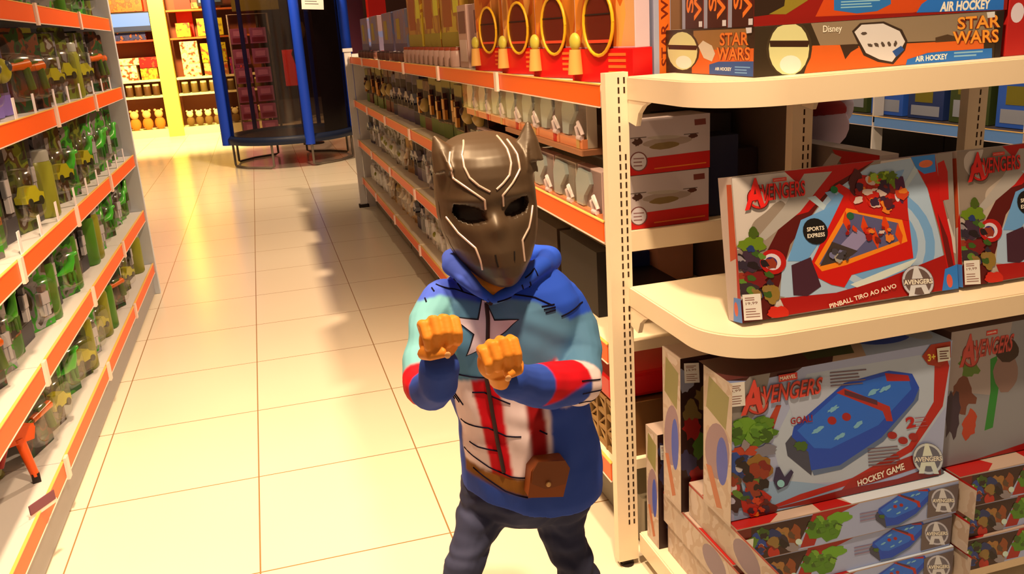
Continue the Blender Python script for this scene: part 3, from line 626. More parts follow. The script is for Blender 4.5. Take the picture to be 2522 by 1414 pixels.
# ------------------------------------------------------------------ shelf goods
PROTO = {}
def put(key, make, label, cat, loc, rz, group=None):
    """first use builds the thing, later uses copy it with its parts"""
    if key in PROTO: o = copy_tree(PROTO[key])
    else: o = make(); PROTO[key] = o
    o.location = loc; o.rotation_euler = (0, 0, rz); o['label'] = label; o['category'] = cat
    if group: o['group'] = group
    return o
def toy_shape(mb, kind, m, m2, s=1.0, z=0.0, y=0.0):
    T = Matrix.Translation((0, y, z)) @ Matrix.Scale(s, 4)
    if kind == 'blaster':
        mb.tube([(-.05, 0, .03), (.045, 0, .036)], [.010, .013], m, 8, T=T).tube([(.03, 0, .03), (.042, 0, -.028)], [.011, .012], m2, 8, T=T).box(-.02, .02, -.007, .007, .04, .05, m2, T).tube([(-.07, 0, .03), (-.05, 0, .03)], .006, m2, 8, T=T)
    elif kind == 'car':
        mb.prism([(-.05, -.015), (.05, -.015), (.052, .004), (.03, .008), (.015, .026), (-.02, .026), (-.035, .006), (-.052, .002)], 'y', -.018, .018, m, T=T)
        for x in (-.03, .03): mb.tube([(x, -.021, -.015), (x, .021, -.015)], .012, m2, 12, T=T)
    elif kind == 'dinosaur':
        mb.tube([(-.07, 0, .0), (-.03, 0, .005), (.0, 0, .01), (.025, 0, .035), (.03, 0, .06), (.055, 0, .062)], [.002, .012, .02, .013, .012, .008], m, 10, T=T)
        for x in (-.012, .012): mb.tube([(x, -.01, 0), (x, -.012, -.04)], [.008, .005], m2, 8, T=T).tube([(x, .01, 0), (x, .012, -.04)], [.008, .005], m2, 8, T=T)
    elif kind == 'robot':
        mb.box(-.018, .018, -.01, .01, -.01, .03, m, T).box(-.010, .010, -.009, .009, .033, .052, m2, T)
        for x in (-1, 1): mb.box(x * .021 - .005, x * .021 + .005, -.007, .007, -.012, .028, m2, T).box(x * .010 - .007, x * .010 + .007, -.008, .008, -.05, -.012, m, T)
    elif kind == 'ball':
        mb.ball((0, 0, 0), .034, m, 16, 10, T=T).ball((0, -.024, .01), .016, m2, 10, 6, T=T)
def blister(key, wd, h, card, toyk, tc1, tc2, white=False):
    def make():
        t = thing('blister_pack', '', '')
        c = MB(); r = .008
        pts = [(-wd / 2, 0), (wd / 2, 0), (wd / 2, h - r), (wd / 2 - r, h), (-wd / 2 + r, h), (-wd / 2, h - r)]
        c.prism(pts, 'y', 0, .003, card); c.box(-wd * .12, wd * .12, -.0006, 0, h * .93, h * .955, DARK); c.build('card', t)
        tmb = MB(); toy_shape(tmb, toyk, mat(tc1, .3), mat(tc2, .35), wd / .15, h * .40, -.026); tmb.build('toy', t)
        b = MB(); W, H = wd * .42, h * .30; rs = []
        for dd, k in ((0, 1.0), (-.03, .96), (-.045, .86), (-.050, .70)):
            rs.append([(W * k * math.copysign(abs(math.cos(a_)) ** .5, math.cos(a_)), dd, h * .42 + H * k * math.copysign(abs(math.sin(a_)) ** .5, math.sin(a_))) for a_ in [2 * math.pi * i / 20 + .01 for i in range(20)]])
        b.rings(rs, CLEAR, cap=True); b.build('clear_bubble', t)
        return t
    return make
def window_box(wd, d, h, body, base, toyk, tc1, tc2, top=None):
    def make():
        t = thing('toy_box', '', '')
        mb = MB()
        mb.box(-wd / 2, wd / 2, 0.0, d, 0, h, body)
        mb.build('box_body', t, bevel=.0015)
        p = MB(); p.box(-wd / 2 + .002, wd / 2 - .002, -.001, 0, 0.002, h * .24, base)
        if top: p.box(-wd / 2 + .002, wd / 2 - .002, -.001, 0, h * .82, h - .002, top)
        p.build('printed_band', t)
        f = MB(); f.box(-wd * .40, wd * .40, -.0012, 0, h * .27, h * .80, DARK); f.build('window', t)
        q = MB(); toy_shape(q, toyk, mat(tc1, .3), mat(tc2, .35), min(wd / .13, h / .2) * .85, h * .52, -.012); q.build('toy', t)
        return t
    return make
def jar(r, h, body, lid):
    def make():
        t = thing('toy_tub', '', '')
        MB().lathe([(r * .9, 0), (r, .005), (r, h * .78), (r * .86, h * .86)], body, 18).build('tub', t)
        MB().lathe([(r * .92, h * .84), (r * .92, h * .97), (r * .85, h)], lid, 18).build('lid', t)
        return t
    return make
G1 = clutter([(60, 44, 10), (30, 90, 16), (70, 150, 24), (130, 110, 90), (40, 60, 10)], 16, k=.72)
G2 = clutter([(40, 26, 10), (60, 70, 10), (110, 110, 20), (80, 50, 14), (150, 130, 110)], 18, k=.72)
G3 = clutter([(90, 70, 40), (150, 130, 110), (60, 160, 20), (180, 160, 140), (60, 40, 20)], 14, k=.72)
G4 = clutter([(24, 12, 6), (60, 24, 8), (110, 46, 10), (20, 60, 14), (36, 20, 10)], 18, k=.72)
G5 = clutter([(80, 66, 76), (90, 70, 100), (120, 90, 110), (60, 40, 70)], 10, k=.72)
G6 = clutter([(30, 30, 24), (70, 60, 56), (120, 104, 92), (36, 26, 20)], 16, k=.72)
G7 = clutter([(150, 66, 14), (190, 100, 20), (90, 60, 16), (206, 180, 150)], 14, k=.72)
LEFTK = {
 'lime': ('lime green blister pack holding a green toy', blister('l', .15, .26, G1, 'dinosaur', (60, 170, 30), (40, 110, 20)), .26),
 'white': ('silvery grey blister pack with a pale toy', blister('w', .15, .25, G3, 'robot', (190, 170, 150), (110, 90, 70)), .25),
 'olive': ('olive green blister pack with a yellow toy', blister('o', .16, .25, G2, 'car', (170, 150, 20), (40, 40, 20)), .25),
 'orange': ('dark blister pack with an orange toy blaster', blister('r', .17, .24, G4, 'blaster', (220, 90, 10), (70, 90, 20)), .24),
 'purple': ('purple toy box with a small dark window', window_box(.15, .12, .22, G5, mat((120, 90, 140)), 'ball', (160, 140, 30), (60, 60, 60), mat((140, 130, 20))), .22),
 'grey': ('dark grey toy box with a pale toy in its window', window_box(.14, .14, .20, G6, mat((60, 52, 48)), 'robot', (170, 150, 130), (90, 80, 70)), .2),
 'tan': ('orange and tan toy box with a green window toy', window_box(.14, .12, .21, G7, mat((60, 100, 20)), 'dinosaur', (70, 140, 30), (60, 90, 20)), .21),
 'tub': ('green toy tub with a dark lid', jar(.05, .16, mat((70, 110, 24), .35), mat((30, 26, 14), .4)), .16),
 'pale': ('clear topped tub with olive toys inside', jar(.055, .15, mat((130, 120, 30), .3), mat((150, 136, 110), .3)), .15)}
rows = [  # shelf z, first y, name, sequence
 (LZ[0], 2.90, 'topmost green toy shelf', ['olive', 'lime', 'grey', 'lime', 'olive', 'tub']),
 (LZ[1], 2.10, 'second highest green toy shelf', ['orange', 'orange', 'purple', 'purple', 'purple', 'orange', 'orange', 'purple', 'purple', 'orange', 'orange', 'purple', 'olive', 'grey', 'olive', 'pale', 'olive', 'olive', 'grey']),
 (LZ[2], 1.60, 'middle green toy shelf', ['lime', 'white', 'lime', 'lime', 'white', 'lime', 'lime', 'white', 'lime', 'tan', 'grey', 'olive', 'grey', 'pale', 'grey', 'olive', 'lime', 'grey', 'olive']),
 (LZ[3], 1.50, 'fourth highest green toy shelf', ['white', 'tan', 'lime', 'tan', 'white', 'lime', 'tan', 'orange', 'white', 'tan', 'grey', 'white', 'tub', 'grey', 'lime', 'tub', 'grey', 'grey', 'tub', 'pale']),
 (LZ[4], 3.02, 'lowest green toy shelf', ['orange', 'olive', 'tan', 'lime', 'olive', 'pale', 'white', 'olive', 'pale', 'tub', 'grey', 'orange', 'grey', 'olive', 'grey', 'grey', 'pale']),
]
rnd = random.Random(5)
for z, y, nm, seq in rows:
    i = 0
    # second file of packs behind the first one
    while y < 5.66:
        k = seq[i % len(seq)]; lb, mk, hh = LEFTK[k]
        wdt = {'lime': .15, 'white': .15, 'olive': .16, 'orange': .17, 'purple': .15, 'grey': .14, 'tan': .14, 'tub': .10, 'pale': .11}[k]
        y += wdt / 2
        o = put('L' + k, mk, '%s, %s from near end of %s' % (lb.split(' with ')[0].split(' holding ')[0], ordinal(i), nm), 'toy pack', (LX - .075 - rnd.random() * .02, y, z + .0015), math.pi / 2 - R(rnd.uniform(14, 30) if k not in ('grey', 'purple', 'tan') else rnd.uniform(2, 8)), 'packs on the ' + nm)
        gap = {LZ[0]: .4, LZ[1]: .345, LZ[2]: .36, LZ[3]: .30, LZ[4]: .30}[z]; sz = min(1.75, gap * rnd.uniform(.86, .97) / hh); o.scale = (1.12, 1.12, sz)
        y += wdt / 2 + (.010 if k not in ('grey', 'purple', 'tan') else .022) + rnd.random() * .010; i += 1
# loose toys at the near end of the lowest shelf
t = thing('toy_creature', 'big olive green toy creature standing on the lowest shelf near the camera', 'toy', (LX - .20, onx(40, 1230, LX - .13).y, LZ[4] + .001))
b = MB(); ol = mat((130, 120, 50), .35)
b.tube([(0, 0, .03), (0, .0, .12), (-.01, 0, .2), (-.005, .0, .26), (.03, 0, .29)], [.045, .075, .062, .035, .02], ol, 16); b.build('body', t)
b = MB(); b.ball((.008, -.03, .275), .006, DARK, 8, 6); b.build('eye', t)
b = MB(); [b.tube([(0, s * .04, .05), (.02, s * .055, .0)], [.024, .02], ol, 10) for s in (-1, 1)]; b.build('feet', t)
t = thing('toy_blaster', 'bright orange toy blaster propped on the lowest shelf beside the olive creature', 'toy', (LX - .05, onx(98, 1215, LX - .05).y, LZ[4] + .002), R(20))
orng = mat((240, 80, 10), .3)
MB().tube([(-.02, 0, .15), (.0, 0, .02)], [.016, .013], orng, 12).tube([(-.022, 0, .16), (-.02, 0, .15)], .019, orng, 12).build('barrel', t)
MB().prism([(-.06, .14), (.02, .15), (.03, .19), (-.03, .21), (-.07, .18)], 'y', -.015, .015, orng).build('body', t, bevel=.004)
MB().tube([(-.06, 0, .16), (-.09, 0, .08)], [.014, .012], mat((160, 14, 8), .4), 10).build('grip', t)
MB().box(-.012, .012, -.012, .012, 0, .03, DARK).build('muzzle', t)
t = thing('price_tag', 'small plum coloured shelf tag in a cream holder on the lowest rail', 'price tag', (LX + .014, onx(100, 1275, LX).y, LZ[4] + .012), math.pi / 2 - R(30))
MB().box(-.05, .05, -.002, .002, 0, .03, mat((120, 60, 60))).build('tag_card', t); MB().box(-.055, .055, -.001, .004, -.012, .0, RAILW).build('clip', t)

# right aisle: doll boxes on the top of the near bay
def doll_box():
    wd, d, h = .27, .045, .56
    t = thing('doll_box', '', '')
    MB().box(-wd / 2, wd / 2, 0, d, .085, h, mat((206, 166, 150), .5)).box(-wd / 2 - .004, wd / 2 + .004, -.012, d + .004, 0, .085, mat((206, 10, 12), .35)).build('box_body', t, bevel=.0015)
    f = Art(wd, h); f.n = 2
    f.poly(clutter([(222, 120, 30), (206, 90, 20), (236, 150, 60), (190, 110, 40)], 9, stretch=(1.6, 1, .35)), [(0.01, .16), (.99, .16), (.99, .99), (.01, .99)])
    f.poly((236, 160, 90), [(.78, .16), (.86, .3), (.80, .5), (.9, .99), (.99, .99), (.99, .16)])
    p = MB(); f.put(p); 
    p.v = [(x - wd / 2, y - .0, z) for x, y, z in p.v]; p.build('front_print', t)
    q = MB()   # oval window rim
    pts = [(.0 + .066 * math.cos(a_), -.018, .150 + .082 * math.sin(a_)) for a_ in [2 * math.pi * i / 24 for i in range(25)]]
    q.tube(pts, .0045, mat((220, 150, 20), .35), 8, cap=False); q.build('window_rim', t)
    g = MB(); g.add([(.066 * math.cos(a_), -.0165, .150 + .082 * math.sin(a_)) for a_ in [2 * math.pi * i / 24 for i in range(24)]], [tuple(range(24))[::-1]], mat((90, 26, 12), .3)); g.build('window', t)
    u = MB(); u.tube([(0, -.008, .29), (0, -.010, .38)], [.055, .014], mat((190, 90, 40), .5), 14).tube([(0, -.01, .38), (0, -.01, .43)], [.018, .022], mat((176, 110, 70), .4), 10).ball((0, -.01, .47), .026, mat((206, 140, 80), .4)); u.build('doll', t)
    v_ = MB(); v_.box(-.05, .05, -.018, -.0168, .10, .108, mat((206, 60, 30))); v_.box(-.06, .06, -.018, -.0168, .17, .173, DARK); v_.build('window_print', t)
    sk = MB(); sk.ball((-.105, -.022, .105), (.022, .012, .024), mat((190, 160, 50), .4)).tube([(-.105, -.022, .02), (-.105, -.022, .085)], [.022, .016], mat((206, 140, 60), .4), 10); sk.build('small_figure', t)
    ln = MB(); [ln.box(.035, .11, -.0128, -.012, .022 + k * .015, .029 + k * .015, mat((240, 100, 30))) for k in range(4)]; ln.build('printed_lines', t)
    return t
for i, y in enumerate((2.20, 2.56, 2.93, 3.33)):
    put('doll', doll_box, 'orange doll box with oval window and red base, %s from the slotted post' % ordinal(i), 'doll box', (.880, y, 1.3535), -math.pi / 2 + R(13))
def simple_box(name, wd, d, h, body, bands):
    def make():
        t = thing(name, '', ''); MB().box(-wd / 2, wd / 2, 0, d, 0, h, body).build('box_body', t, bevel=.002)
        p = MB()
        for (x0, x1, z0, z1, m) in bands: p.box(x0 * wd - wd / 2, x1 * wd - wd / 2, -.0012, 0, z0 * h, z1 * h, m)
        p.build('front_print', t); return t
    return make
YB = simple_box('toy_box', .42, .2, .30, clutter([(176, 120, 20), (150, 90, 16), (190, 150, 30)], 8), [(.0, 1, .0, .22, mat((150, 126, 20))), (.15, .6, .3, .95, mat((150, 66, 14))), (.7, .95, .5, .85, mat((210, 190, 40)))])
GB = simple_box('toy_box', .46, .2, .25, clutter([(104, 84, 90), (90, 90, 110), (120, 90, 80)], 8), [(.0, 1, 0, .2, mat((60, 50, 84))), (.2, .5, .3, .8, mat((150, 120, 20)))])
PBX = simple_box('toy_box', .16, .12, .26, mat((190, 140, 110)), [(.1, .9, .1, .45, mat((210, 170, 140))), (.1, .9, .55, .9, mat((110, 60, 50)))])
put('PB', PBX, 'slim pinkish toy box between the doll boxes and yellow cartons, nearer one', 'toy box', (.90, 3.62, 1.3535), -math.pi / 2)
put('PB', PBX, 'slim pinkish toy box between the doll boxes and yellow cartons, farther one', 'toy box', (.88, 3.83, 1.3535), -math.pi / 2)
lbs = ['nearest', 'second', 'third']
for i, y in enumerate((4.16, 4.62, 5.12)): put('YB', YB, 'large yellow and brown toy carton on top of the shelving, %s one of three' % lbs[i], 'toy carton', (.90, y, 1.44), -math.pi / 2)
for i, y in enumerate((5.65, 6.2, 6.9, 7.5)): put('GB', GB, 'mauve grey toy carton with yellow badge on the shelving top, %s from the yellow cartons' % ordinal(i), 'toy carton', (.90, y, 1.41), -math.pi / 2)
# small jars carrying those cartons
J1 = jar(.032, .086, mat((190, 140, 110), .35), mat((150, 60, 30), .4)); J2 = jar(.032, .056, mat((120, 70, 50), .35), mat((90, 60, 50), .4))
n = 0
for y in [4.0 + .13 * k for k in range(11)]:
    put('J1', J1, 'small pink pot under yellow cartons, %s from near end' % ordinal(n), 'pot', (.885, y, 1.3535), 0); n += 1
n = 0
for y in [5.50 + .2 * k for k in range(12)]:
    put('J2', J2, 'small brown pot under the mauve cartons, %s from the near end' % ordinal(n), 'pot', (.885, y, 1.3535), 0); n += 1

# dress-up packs in the near bay
def dressup(cardc, spot):
    def make():
        t = thing('dress_up_pack', '', '')
        wd, h = .19, .142
        MB().box(-wd / 2, wd / 2, .0, .03, 0, h, cardc).build('card', t, bevel=.001)
        MB().prism([(-.08, .03), (-.03, .03), (-.02, .06), (.03, .10), (.02, .13), (-.06, .135), (-.085, .1)], 'y', -.012, 0, mat((160, 156, 130), .25)).build('skirt_fabric', t)
        MB().box(-wd / 2, wd / 2, -.016, 0, 0, .026, mat((232, 130, 70), .35)).box(.05, .075, -.018, 0, .0, .035, spot).build('base_band', t)
        MB().tube([(.055, -.012, .03), (.06, -.02, .06), (.075, -.02, .075), (.09, -.012, .04)], .006, mat((230, 190, 160), .2), 8).tube([(.058, -.015, .03), (.09, -.015, .03)], .007, mat((230, 190, 160), .2), 8).build('shoe', t)
        b = MB(); b.box(-wd / 2 + .004, wd / 2 - .004, -.03, 0, .028, h - .004, CLEAR); b.build('clear_cover', t)
        return t
    return make
DA = dressup(mat((206, 160, 130), .45), mat((196, 10, 8), .35)); DB = dressup(mat((190, 160, 120), .45), mat((206, 150, 70), .35))
for lvl, (z, nm) in enumerate(((1.166, 'upper'), (.9715, 'lower'))):
    for i in range(7):
        y = 2.31 + i * .205
        put('DA' if (i + lvl) % 2 else 'DB', DA if (i + lvl) % 2 else DB, 'pale dress-up shoe pack on the %s tier near the post, %s from the post' % (nm, ordinal(i)), 'dress-up pack', (.868, y + (.1 if lvl == 0 else 0), z), -math.pi / 2)
# far bays: goods of the right aisle
K1 = clutter([(60, 30, 14), (120, 90, 20), (90, 60, 20), (40, 60, 30)], 20); K2 = clutter([(70, 54, 60), (100, 80, 70), (60, 44, 60)], 8)
RK = {
 'green': ('green and brown toy box', window_box(.15, .14, .24, K1, mat((90, 110, 30)), 'robot', (190, 110, 30), (60, 20, 12), mat((130, 110, 40))), .15),
 'dark': ('dark maroon toy box', window_box(.16, .14, .23, clutter([(60, 16, 10), (90, 40, 16), (40, 14, 12)], 14), mat((110, 30, 16)), 'ball', (170, 130, 60), (60, 30, 20)), .16),
 'mauve': ('mauve grey toy box', window_box(.2, .14, .26, K2, mat((90, 70, 90)), 'car', (130, 110, 100), (50, 40, 40)), .2),
 'shiny': ('glossy olive and white blister pack', blister('s', .13, .2, clutter([(90, 80, 20), (170, 150, 120), (60, 44, 20)], 18), 'ball', (210, 190, 150), (130, 120, 30)), .13),
 'whitep': ('whitish blister pack with a grey toy', blister('wp', .14, .2, clutter([(170, 140, 110), (120, 100, 84), (200, 176, 150)], 16), 'robot', (190, 170, 150), (120, 100, 80)), .14),
 'gold': ('golden brown blister pack with a pale toy', blister('g', .14, .21, clutter([(176, 120, 30), (150, 96, 24), (206, 150, 70)], 14), 'dinosaur', (206, 170, 120), (140, 90, 30)), .14),
 'navy': ('navy blue toy box', window_box(.16, .14, .22, clutter([(34, 30, 50), (60, 54, 80), (20, 16, 26)], 12), mat((40, 36, 60)), 'car', (140, 130, 120), (40, 36, 40)), .16)}
rr = [(.975, 3.70, 'upper shelf under the doll boxes', ['dark', 'dark', 'green', 'green', 'green', 'green', 'green', 'dark', 'green', 'navy', 'mauve', 'mauve', 'mauve', 'navy']),
      (.62, 3.2, 'middle shelf under the doll boxes', ['gold', 'shiny', 'shiny', 'shiny', 'shiny', 'shiny', 'shiny', 'shiny', 'whitep', 'navy', 'navy', 'whitep', 'navy', 'mauve', 'navy']),
      (.275, 3.2, 'lowest shelf under the doll boxes', ['gold', 'gold', 'gold', 'gold', 'dark', 'gold', 'gold', 'whitep', 'whitep', 'whitep', 'shiny', 'whitep', 'whitep', 'navy', 'navy'])]
for z, y, nm, seq in rr:
    i = 0
    while y < 7.84:
        k = seq[i % len(seq)]; lb, mk, wdt = RK[k]; y += wdt / 2
        o = put('R' + k, mk, '%s, %s along the %s' % (lb.split(' with ')[0], ordinal(i), nm), 'toy pack', (GX0 + .085 + rnd.random() * .03, y, z + .0015), -math.pi / 2 + R(rnd.uniform(8, 22) if k in ('shiny', 'whitep', 'gold') else rnd.uniform(1, 6)), 'packs on the ' + nm); hh = {'green': .24, 'dark': .23, 'mauve': .26, 'shiny': .2, 'whitep': .2, 'gold': .21, 'navy': .22}[k]; o.scale = (1.05, 1.05, min({.975: .34, .62: .32, .275: .31}[z] * .95 / hh, rnd.uniform(1.15, 1.45)))
        y += wdt / 2 + .018 + rnd.random() * .012; i += 1
# near bay, low down: red case, wooden lattice crate, small red bottle, yellow box
t = thing('toy_case', 'bright red toy case on the low shelf behind the slotted post', 'toy case', (.90, 2.28, .6615 - .17))
t.location = (.90, 2.26, .4725)
MB().box(-.06, .30, -.13, .13, 0, .075, mat((200, 12, 14), .3)).build('case_body', t, bevel=.012); MB().tube([(-.068, -.04, .05), (-.09, -.04, .05), (-.09, .04, .05), (-.068, .04, .05)], .007, mat((90, 8, 8)), 8).build('handle', t)
t = thing('lattice_crate', 'brown wooden lattice toy crate behind the boy and the slotted post', 'crate', (.90, 2.24, .3015))
wd_ = mat((150, 104, 50), .6); cr = MB()
for k in range(4): cr.box(-.055, -.047, -.13, .15, .0 + k * .05, .012 + k * .05, wd_)
for k in range(5): cr.box(-.057, -.045, -.13 + k * .067, -.12 + k * .067, 0, .165, wd_)
for k in range(4):
    cr.tube([(-.051, -.125 + k * .067, .006), (-.051, -.06 + k * .067, .056)], .004, wd_, 6); cr.tube([(-.051, -.125 + k * .067, .106), (-.051, -.06 + k * .067, .056)], .004, wd_, 6); cr.tube([(-.051, -.125 + k * .067, .106), (-.051, -.06 + k * .067, .156)], .004, wd_, 6)
cr.build('lattice_front', t); MB().box(-.04, .3, -.13, .15, 0, .165, mat((110, 64, 24), .6)).build('crate_body', t)
t = thing('toy_bottle', 'small red toy bottle standing on the lowest orange rail shelf', 'bottle', (.855, 2.50, .3015)); MB().lathe([(.018, 0), (.02, .01), (.02, .07), (.012, .085)], mat((206, 14, 14), .3), 14).build('bottle_body', t); MB().lathe([(.013, .085), (.013, .105)], DARK, 12).build('cap', t)
carton('toy_box', 'flat yellow and brown toy box lying beside the small red bottle', 'toy box', (.86, 2.55, .3015), .12, .35, .05, mat((206, 130, 30)))
for k_, (y_, c_, n_) in enumerate(((2.32, (20, 12, 10), 'black'), (2.68, (46, 26, 14), 'dark brown'))):  # dark boxes added to stand in for the shade inside the open bay
    carton('shade_filler', n_ + ' filler added to darken the gap behind the boy, under the dress-up packs', 'filler', (.885, y_ + .0, .6615), .05, .33, .20, mat(c_, .6))
    if k_: carton('shade_filler', n_ + ' filler added as shade low behind the boy, over the lowest orange rail', 'filler', (1.0, y_ + .02, .3015 if k_ else .4815), .3, .30, .28 if k_ else .15, mat(c_, .6))
# inside the near bay below the helicopter boxes
for k, (x, y, z, wd, d, h, c, lb) in enumerate(((.945, 2.3, .6615, .24, .3, .055, (24, 18, 26), 'black wedge shaped box under the helicopter shelf'), (1.10, 2.62, .6615, .09, .1, .10, (24, 34, 80), 'small navy box on the shelf under the helicopter boxes'), (1.2, 2.58, .6615, .13, .1, .14, (214, 140, 100), 'pink and orange printed box under the helicopter shelf'))):
    carton('toy_box', lb, 'toy box', (x, y, z), wd, d, h, mat(c, .4))
for k, (x, y, wd, h, c, lb) in enumerate(((1.14, 2.14, .10, .22, (24, 26, 44), 'dark navy box beside the helicopter boxes'), (1.245, 2.2, .09, .17, (44, 24, 22), 'dark brown box at the end of the helicopter shelf'), (1.15, 2.32, .17, .26, (60, 46, 40), 'taupe box behind the navy one on the helicopter shelf'))):
    carton('toy_box', lb, 'toy box', (x, y, .9715), wd, .1 + .1 * (k == 2), h if h < .17 else min(h, .33), mat(c, .4))

# far side of the double shelving and the next aisle
t = thing('plush_toy', 'white plush toy with a red cap sitting on the far side of the shelving', 'plush toy', (1.88, 2.66, .842))
MB().ball((0, 0, .11), (.085, .075, .11), mat((176, 140, 130), .8)).build('body', t); MB().ball((.0, -.01, .27), (.075, .07, .075), mat((190, 150, 140), .8)).ball((.075, 0, .33), (.03, .03, .05), mat((200, 170, 160), .8)).build('head', t)
MB().ball((.0, .0, .325), (.07, .066, .04), mat((140, 20, 20), .7)).build('cap', t); MB().ball((-.08, 0, .10), .03, mat((176, 140, 130), .8)).ball((.08, 0, .10), .03, mat((176, 140, 130), .8)).build('paws', t)
CX = 3.05
BR2 = mat((96, 128, 160), .35)
def far_rail_shelf(parent, C0, y0, y1, z, col):
    sh = MB().box(CX, CX + .45, y0, y1, z - .03, z, mat((70, 54, 44))); sh.v = [tuple(Vector(v) - Vector(C0)) for v in sh.v]; sh = sh.build('shelf', parent)
    r = rail(sh, CX, -1, y0, y1, z + .002, .05, col); r.data.transform(Matrix.Translation(-Vector(C0))); return sh
for i, (y0, y1) in enumerate(((2.0, 2.94), (2.95, 3.9), (3.91, 4.9), (4.91, 6.0))):
    C0 = (CX + .2, (y0 + y1) / 2, 0)
    t = thing('shelving_unit', ['shelving unit across the next aisle with an orange rail', 'shelving unit across the next aisle with a blue and red rail', 'shelving unit across the next aisle behind the plush toy', 'shelving unit across the next aisle, farthest from the pinball boxes'][i], 'shelving', C0)
    q = MB().box(CX + .45, CX + .48, y0, y1, 0, 1.9, mat((50, 40, 34))); q.v = [tuple(Vector(v) - Vector(C0)) for v in q.v]; q.build('back_panel', t)
    q = MB().box(CX, CX + .45, y0, y1, 0, .12, mat((110, 90, 70))); q.v = [tuple(Vector(v) - Vector(C0)) for v in q.v]; q.build('kick_plate', t)
    for z in (.45, .955 if i else .955, 1.45): far_rail_shelf(t, C0, y0, y1, z, ORANGE if i == 0 else BR2)
    q = MB().box(CX + .0, CX + .06, y0, y0 + .012, 0, 1.9, CREAM2); q.v = [tuple(Vector(v) - Vector(C0)) for v in q.v]; q.build('upright', t)
nb = 0
for z, tint_ in ((.957, (46, 84, 150)), (.452, (40, 30, 24)), (1.452, (90, 60, 20))):
    y = 2.1; i = 0
    while y < 5.7:
        key = 'NX%d%d' % (z * 100, i % 3)
        cc = [(46, 84, 150), (60, 66, 24), (36, 50, 84)][i % 3] if z > .9 else [(150, 140, 10), (34, 30, 24), (50, 40, 30)][i % 3]
        mk = simple_box('toy_box', .24, .2, (.2, .26, .16)[i % 3], mat(cc), [(.1, .9, .1, .4, mat((150, 140, 130))), (.2, .7, .5, .9, mat((120, 100, 20)))])
        put(key, mk, '%s toy box across next aisle, %s on its %s shelf' % ({(46, 84, 150): 'blue', (60, 66, 24): 'olive', (36, 50, 84): 'navy', (150, 140, 10): 'bright yellow', (34, 30, 24): 'black', (50, 40, 30): 'dark brown'}[cc], ordinal(i), {.957: 'middle', .452: 'low', 1.452: 'high'}[z]), 'toy box', (CX + .075, y + .13, z), -math.pi / 2)
        y += .28; i += 1

# ------------------------------------------------------------------ boy in mask and hooded jacket
from mathutils import noise
def remeshed(mb, name, voxel, smooth_it=2):
    o = mb.build('tmp'); md = o.modifiers.new('r', 'REMESH'); md.mode = 'VOXEL'; md.voxel_size = voxel; md.use_smooth_shade = True
    if smooth_it:
        s = o.modifiers.new('s', 'SMOOTH'); s.iterations = smooth_it; s.factor = .5
    dg = bpy.context.evaluated_depsgraph_get(); me = bpy.data.meshes.new_from_object(o.evaluated_get(dg)); bpy.data.objects.remove(o)
    me.name = name; me.materials.clear(); me.polygons.foreach_set('material_index', [0] * len(me.polygons)); me.polygons.foreach_set('use_smooth', [True] * len(me.polygons)); return me
def paint_mesh(me, fn, rough=.6, spec=.3, metal=0.0):
    at_ = me.color_attributes.new('ink', 'FLOAT_COLOR', 'POINT'); buf = []
    nrm = [v.normal.copy() for v in me.vertices]
    cols = [fn(v.co, nn) for v, nn in zip(me.vertices, nrm)]
    E_ = [tuple(e.vertices) for e in me.edges]
    for _ in range(2):                      # ink edges bleed a little into the cloth
        acc = [list(c) for c in cols]; cnt = [1] * len(cols)
        for i, j in E_:
            a, b = cols[i], cols[j]
            cnt[i] += 1; cnt[j] += 1
            for q in range(3): acc[i][q] += b[q]; acc[j][q] += a[q]
        cols = [tuple(v / n_ for v in a) for a, n_ in zip(acc, cnt)]
    for c in cols: buf.extend((*c, 1.0))
    at_.data.foreach_set('color', buf)
    m = bpy.data.materials.new('printed_cloth'); n, l, b = nodes_of(m); a_ = n.new('ShaderNodeVertexColor'); a_.layer_name = 'ink'
    l.new(a_.outputs[0], b.inputs['Base Color']); b.inputs['Roughness'].default_value = rough; b.inputs['Specular IOR Level'].default_value = spec; b.inputs['Metallic'].default_value = metal
    me.materials.append(m); return me
def link_mesh(me, name, parent, base):
    me.transform(Matrix.Translation(-Vector(base))); o = bpy.data.objects.new(name, me); COL.objects.link(o); o.parent = parent; return o
BASE = Vector((.40, 1.62, 0))
boy = thing('person', 'child in a dark cat-eared mask and blue hooded jacket with a white star, fists raised', 'person', BASE)
def inpoly(x, y, P):
    c = False; j = len(P) - 1
    for i in range(len(P)):
        if (P[i][1] > y) != (P[j][1] > y) and x < (P[j][0] - P[i][0]) * (y - P[i][1]) / (P[j][1] - P[i][1]) + P[i][0]: c = not c
        j = i
    return c
def chain(mb, pts, m=DARK, n=16):
    P = [at(a_, b_, c_) for a_, b_, c_, r in pts]; rr = [r for *_, r in pts]; mb.tube(P, rr, m, n)
    for p, r in zip(P, rr): mb.ball(p, r * .985, m, n, 9)
    return P, rr
